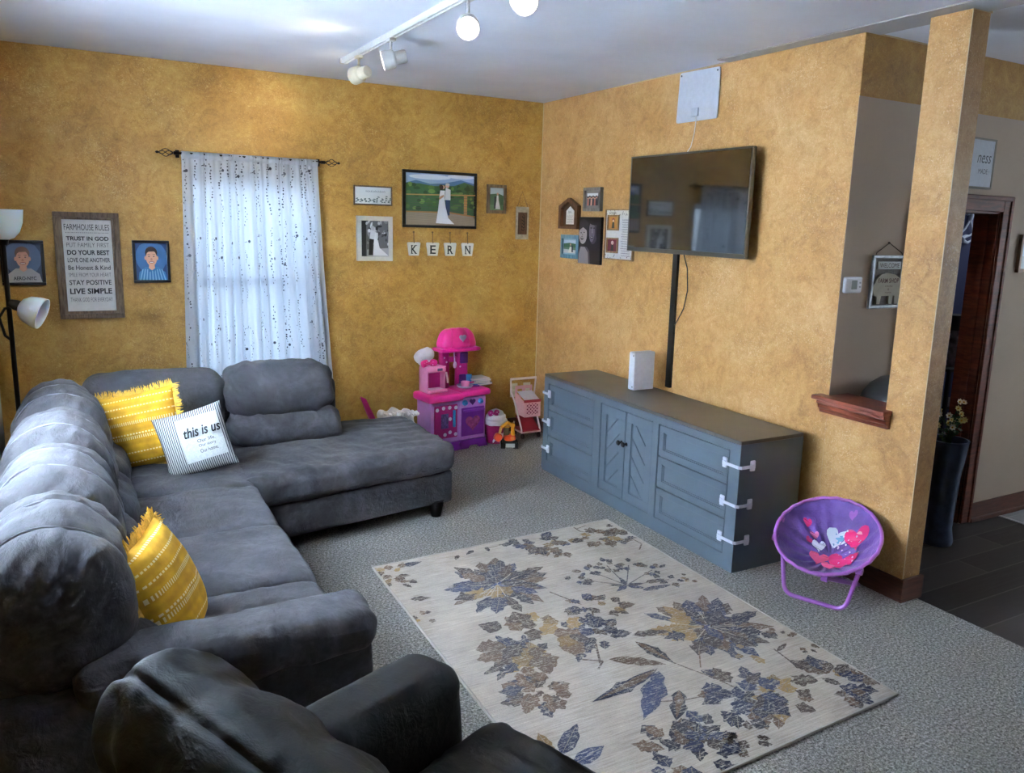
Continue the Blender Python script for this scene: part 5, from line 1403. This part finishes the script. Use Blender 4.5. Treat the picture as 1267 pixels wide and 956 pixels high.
# stack of thin books overhanging the right end
zz = .472
for i, (colr, lab, th, dx, ry) in enumerate((('#2f78b4', 'blue thin book at the bottom of the stack on the toy kitchen', .016, .02, .1), ('#c9cfc9', 'pale thin book second from the bottom of the stack on the toy kitchen', .014, .0, -.12), ('#b9c2bd', 'grey green thin book third in the stack on the toy kitchen', .013, .008, .05), ('#d5d8d2', 'white thin book topmost of the stack on the toy kitchen', .013, -.004, -.05))):
    m = K @ Matrix.Translation((.505+dx, .13, zz)) @ Matrix.Rotation(ry, 4, 'Z')
    t = thing('picture_book', lab, 'book', m @ Vector((0, 0, 0)), 'stack of thin books on the toy kitchen')
    mb = MB(m); mb.box((-.078, -.068, 0), (.078, .068, .0018), .0006); mb.box((-.078, -.068, th-.0018), (.078, .068, th), .0006); mb.box((-.078, -.068, 0), (-.0755, .068, th), .0006); obj('cover', mb, plain(colr, .45), t)
    mb = MB(m); mb.box((-.074, -.065, .0018), (.075, .065, th-.0018)); obj('pages', mb, plain('#e6e2d6', .8), t)
    zz += th+.0004

# pink cupcake-shaped tub
bx, by = -.508, -.262
t = thing('toy_tub', 'magenta cupcake shaped tub with white swirl lid right of the toy kitchen', 'toy tub', (bx, by, 0))
mb = MB(); mb.lathe([(0, 0), (.068, 0), (.072, .01), (.086, .15), (.082, .156), (0, .156)], (bx, by, 0), seg=40, fn=lambda th, h: 1+.012*math.sin(th*20)); obj('tub', mb, plain('#9c1456', .4), t)
mb = MB(); mb.lathe([(0, .150), (.084, .150), (.096, .170), (.094, .188), (.080, .198), (.084, .210), (.078, .226), (.062, .233), (.062, .244), (.052, .258), (.030, .268), (0, .280)], (bx, by, 0), seg=40, fn=lambda th, h: 1+.03*math.sin(th*6+h*60)); l = obj('lid', mb, plain('#d8d6d4', .5), t)
mb = MB()
for s in (-1, 1): mb.soft((bx-.045+s*.026, by-.05, .255), (.045, .03, .040), .014, (0, .004, .005), 10, rot=Matrix.Rotation(s*.4, 3, 'Y'))
mb.soft((bx-.045, by-.06, .254), (.016, .02, .02), .008, cuts=6); b = obj('bow', mb, MAG, l)
mb = MB()
for a, z in ((-.035, .262), (-.02, .25), (.022, .262), (.035, .248)): mb.lathe([(0, 0), (.004, 0), (0, .002)], (bx-.045+a, by-.068, z), (0, -1, 0), 8)
obj('dots', mb, WHT, b)
hs = [(bx+.02+.0015*16*math.sin(2*PI*i/24)**3, .075+.0015*(13*math.cos(2*PI*i/24)-5*math.cos(4*PI*i/24)-2*math.cos(6*PI*i/24)-math.cos(8*PI*i/24))) for i in range(24)]
mb = MB(); mb.prism([(a, by-.080, b) for a, b in hs], (0, .012, 0)); obj('heart_badge', mb, plain('#e3c9cf', .4), t)

# toy digger
ORG = plain('#e0501e', .35); YLW = plain('#e29a22', .35); TBLK = plain('#17171a', .45)
E_ = Matrix.Translation((-.478, -.445, 0)) @ Matrix.Rotation(math.radians(-24), 4, 'Z')
t = thing('toy_digger', 'orange and yellow toy digger on black tracks in front of the pink tub', 'toy digger', (-.478, -.445, 0))
for s in (-1, 1):
    mb = MB(E_); pr = [(-.060, .012), (-.048, 0), (.048, 0), (.062, .014), (.062, .036), (.050, .050), (-.048, .050), (-.060, .038)]
    mb.prism([(s*.050-.018, a, b) for a, b in pr], (.036, 0, 0)); tr_ = obj('track', mb, TBLK, t)
    mb = MB(E_)
    for q in (-.036, 0, .036): mb.cyl((s*.050-.020, q, .025), (s*.050+.020, q, .025), .014, seg=14)
    obj('wheel', mb, plain('#8e8f92', .4), tr_)
mb = MB(E_); mb.box((-.055, -.055, .020), (.055, .055, .058), .006); obj('undercarriage', mb, TBLK, t)
mb = MB(E_); mb.box((-.030, -.0625, .014), (.042, -.054, .044), .002); obj('front_plate', mb, plain('#c9cbcd', .4), t)
mb = MB(E_); mb.cyl((0, 0, .056), (0, 0, .066), .036, seg=20); mb.box((-.045, -.042, .064), (.050, .052, .100), .012, 3); obj('house', mb, ORG, t)
mb = MB(E_); mb.cyl((.022, -.050, .085), (.022, -.040, .085), .013, seg=14); obj('headlamp', mb, plain('#d8772f', .3), t)
mb = MB(E_); mb.box((-.044, -.010, .098), (-.002, .046, .165), .008, 3); obj('cab', mb, plain('#6d5f45', .3), t)
mb = MB(E_); mb.box((-.048, -.014, .160), (.002, .050, .172), .005); obj('cab_roof', mb, YLW, t)
mb = MB(E_)
for a, b, w in (((.030, .0, .09), (.024, -.02, .185), .017), ((.026, -.02, .178), (-.020, -.045, .212), .016), ((-.018, -.045, .212), (-.070, -.06, .175), .014)): mb.tube([a, b], [w, w*.85], 8)
mb.lathe([(0, -.018), (.018, -.018), (.018, .018), (0, .018)], (.024, -.02, .185), (0, 1, 0), 14); obj('boom', mb, YLW, t)
mb = MB(E_); mb.tube([(-.070, -.06, .178), (-.082, -.06, .120)], [.012, .010], 8); obj('stick', mb, plain('#d9b06a', .4), t)
mb = MB(E_); mb.soft((-.092, -.062, .098), (.066, .062, .064), .026, cuts=12, rot=Matrix.Rotation(.5, 3, 'Y')); obj('bucket', mb, ORG, t)
mb = MB(E_)
for q in (-.020, 0, .020): mb.cyl((-.118, -.062+q, .080), (-.132, -.062+q, .058), .006, .002, seg=8)
obj('teeth', mb, WHT, t)

# toy shopping cart
PCH = plain('#d9a0a0', .4); CRT = plain('#e2d3cf', .4); RED = plain('#96202c', .4)
cx0, cx1, cyf, cyb = -.268, -.105, -.285, -.12
t = thing('toy_shopping_cart', 'pale pink toy shopping cart in the room corner left of the dresser', 'toy cart', ((cx0+cx1)/2, (cyf+cyb)/2, 0))
mb = MB()
for x in (cx0-.005, cx1+.005):
    mb.tube([(x, cyf+.01, .055), (x, cyf+.02, .09), (x-.004*(1 if x > -.2 else -1)*-1, cyb-.02, .30), (x+(.025 if x > -.2 else -.025), cyb, .37), (x+(.032 if x > -.2 else -.032), cyb-.005, .475)], .0075)
    mb.tube([(x, cyf+.01, .055), (x, cyb, .055), (x, cyb-.02, .12)], .0075)
mb.tube([(cx0-.005, cyf+.005, .055), (cx1+.005, cyf+.005, .055)], .0075); obj('cart_frame', mb, CRT, t)
mb = MB(); mb.tube([(cx0-.04, cyb-.005, .477), (cx1+.04, cyb-.005, .477)], .010); obj('handle', mb, plain('#ead9d6', .4), t)
# basket with a latticed front
mb = MB(); B0, B1, T0, T1 = .185, .345, .30, .36
fx0, fx1 = cx0+.006, cx1-.006
w = .006
bars = []
for k in range(-4, 9):
    for s in (1, -1):
        a0 = fx0+(fx1-fx0)*k/5; z0 = .205; h = .095; dx = s*.095
        pts = [(a0, z0), (a0+dx, z0+h)]
        # clip in x
        (xa, za), (xb, zb_) = pts
        if xb < xa: xa, za, xb, zb_ = xb, zb_, xa, za
        if xb <= fx0+.012 or xa >= fx1-.012: continue
        if xa < fx0+.012: za += (zb_-za)*(fx0+.012-xa)/(xb-xa); xa = fx0+.012
        if xb > fx1-.012: zb_ = za+(zb_-za)*(fx1-.012-xa)/(xb-xa); xb = fx1-.012
        mb.tube([(xa, cyf-.004, za), (xb, cyf-.004, zb_)], .0042, 6)
frame_ring(Fr((0, cyf, 0), (1, 0, 0), (0, 0, 1)), fx0, fx1, .185, .318, -.002, .010, .020, .004, mb)
mb.box((fx0, cyf-.006, .185), (fx1, cyb-.02, .195), .003)
mb.prism([(fx0, cyf, .19), (fx0, cyb-.015, .19), (fx0, cyb, .37), (fx0, cyf, .31)], (.006, 0, 0)); mb.prism([(fx1-.006, cyf, .19), (fx1-.006, cyb-.015, .19), (fx1-.006, cyb, .37), (fx1-.006, cyf, .31)], (.006, 0, 0))
obj('basket', mb, PCH, t)
mb = MB(); mb.box((fx0+.008, cyf+.012, .20), (fx1-.008, cyf+.016, .305)); obj('basket_liner', mb, plain('#7d1a3c', .5), t)
mb = MB(); mb.box((fx0-.004, cyf-.012, .306), (fx1+.004, cyf+.004, .330), .006); obj('basket_rim', mb, RED, t)
mb = MB()
m = Fr((0, cyb-.012, 0), (1, 0, 0), (0, 0, 1))
ps = [(fx0-.004, .32), (fx1+.004, .32), (fx1+.004, .415), (fx0-.004, .415)]
m.box(mb, fx0-.004, fx1+.004, .392, .420, -.004, .006, .003); m.box(mb, fx0-.004, fx1+.004, .318, .345, -.004, .006, .003)
for a, b in ((fx0-.004, fx0+.016), ((fx0+fx1)/2-.014, (fx0+fx1)/2+.014), (fx1-.016, fx1+.004)): m.box(mb, a, b, .34, .396, -.004, .006, .003)
obj('seat_back', mb, PCH, t)
mb = MB(); mb.prism([(fx0+.006, cyf+.006, .325), (fx1-.006, cyf+.006, .325), (fx1-.006, cyb-.03, .372), (fx0+.006, cyb-.03, .372)], (0, 0, .004)); obj('seat_tray', mb, plain('#c9c6cd', .4), t)
mb = MB(); mb.box((cx0, cyf, .060), (cx1, cyb, .072), .004); mb.prism([(cx0+.006, cyf+.004, .072), (cx1-.006, cyf+.004, .072), (cx1-.006, cyb-.02, .165), (cx0+.006, cyb-.02, .165)], (0, .006, .004)); obj('lower_shelf', mb, RED, t)
for x in (cx0+.006, cx1-.006):
    for y in (cyf+.012, cyb-.012):
        mb = MB(); mb.cyl((x-.008, y, .020), (x+.008, y, .020), .020, seg=18); mb.box((x-.010, y-.006, .02), (x+.010, y+.006, .055), .002); obj('wheel', mb, plain('#3a3638', .5), t)

# things tucked behind the chaise
t = thing('doll_seat', 'bright pink curved toy seat poking up behind the chaise', 'toy', (-1.56, -.33, 0))
mb = MB(); vs = []; fs = []; n = 14; mcount = 8
for side, off in ((0, 0), (1, .018)):
    for i in range(n+1):
        s = i/n
        for k in range(mcount+1):
            u = -1+2*k/mcount
            # a narrow scoop leaning back: apex at the upper left
            x = -1.475-.17*s+.02*u*u; z = .10+.375*s**1.25+.03*u*u*(1-s); y = -.33+u*.085*(1-.75*s**2)
            vs.append((x+off*.9, y, z-off*.5))
    o = side*(n+1)*(mcount+1)
    for i in range(n):
        for k in range(mcount): fs.append([o+i*(mcount+1)+k, o+i*(mcount+1)+k+1, o+(i+1)*(mcount+1)+k+1, o+(i+1)*(mcount+1)+k])
mb.add(vs, fs); obj('shell', mb, HOT, t, sharp=180)
mb = MB(); mb.soft((-1.50, -.33, .07), (.22, .20, .14), .03); obj('seat_base', mb, HOT, t)
t = thing('ruffled_blanket', 'white ruffled blanket bunched behind the chaise end', 'blanket', (-1.50, -.62, 0))
mb = MB(); mb.soft((-1.49, -.655, .215), (.27, .15, .43), .06, (0, 0, .01), 26, .02, 9, fn=lambda p, n: p+n*.012*math.sin(p.x*70+p.z*12), seed=77); obj('blanket', mb, plain('#ddd3d0', .9), t)
mb = MB()
mb.tube([(-1.62+.26*i/40, -.735+.008*math.sin(i*1.3), .425+.012*math.sin(i*1.7)) for i in range(41)], [.013+.005*math.sin(i*2.1) for i in range(41)], 8); obj('ruffle', mb, plain('#e6dedb', .9), t)
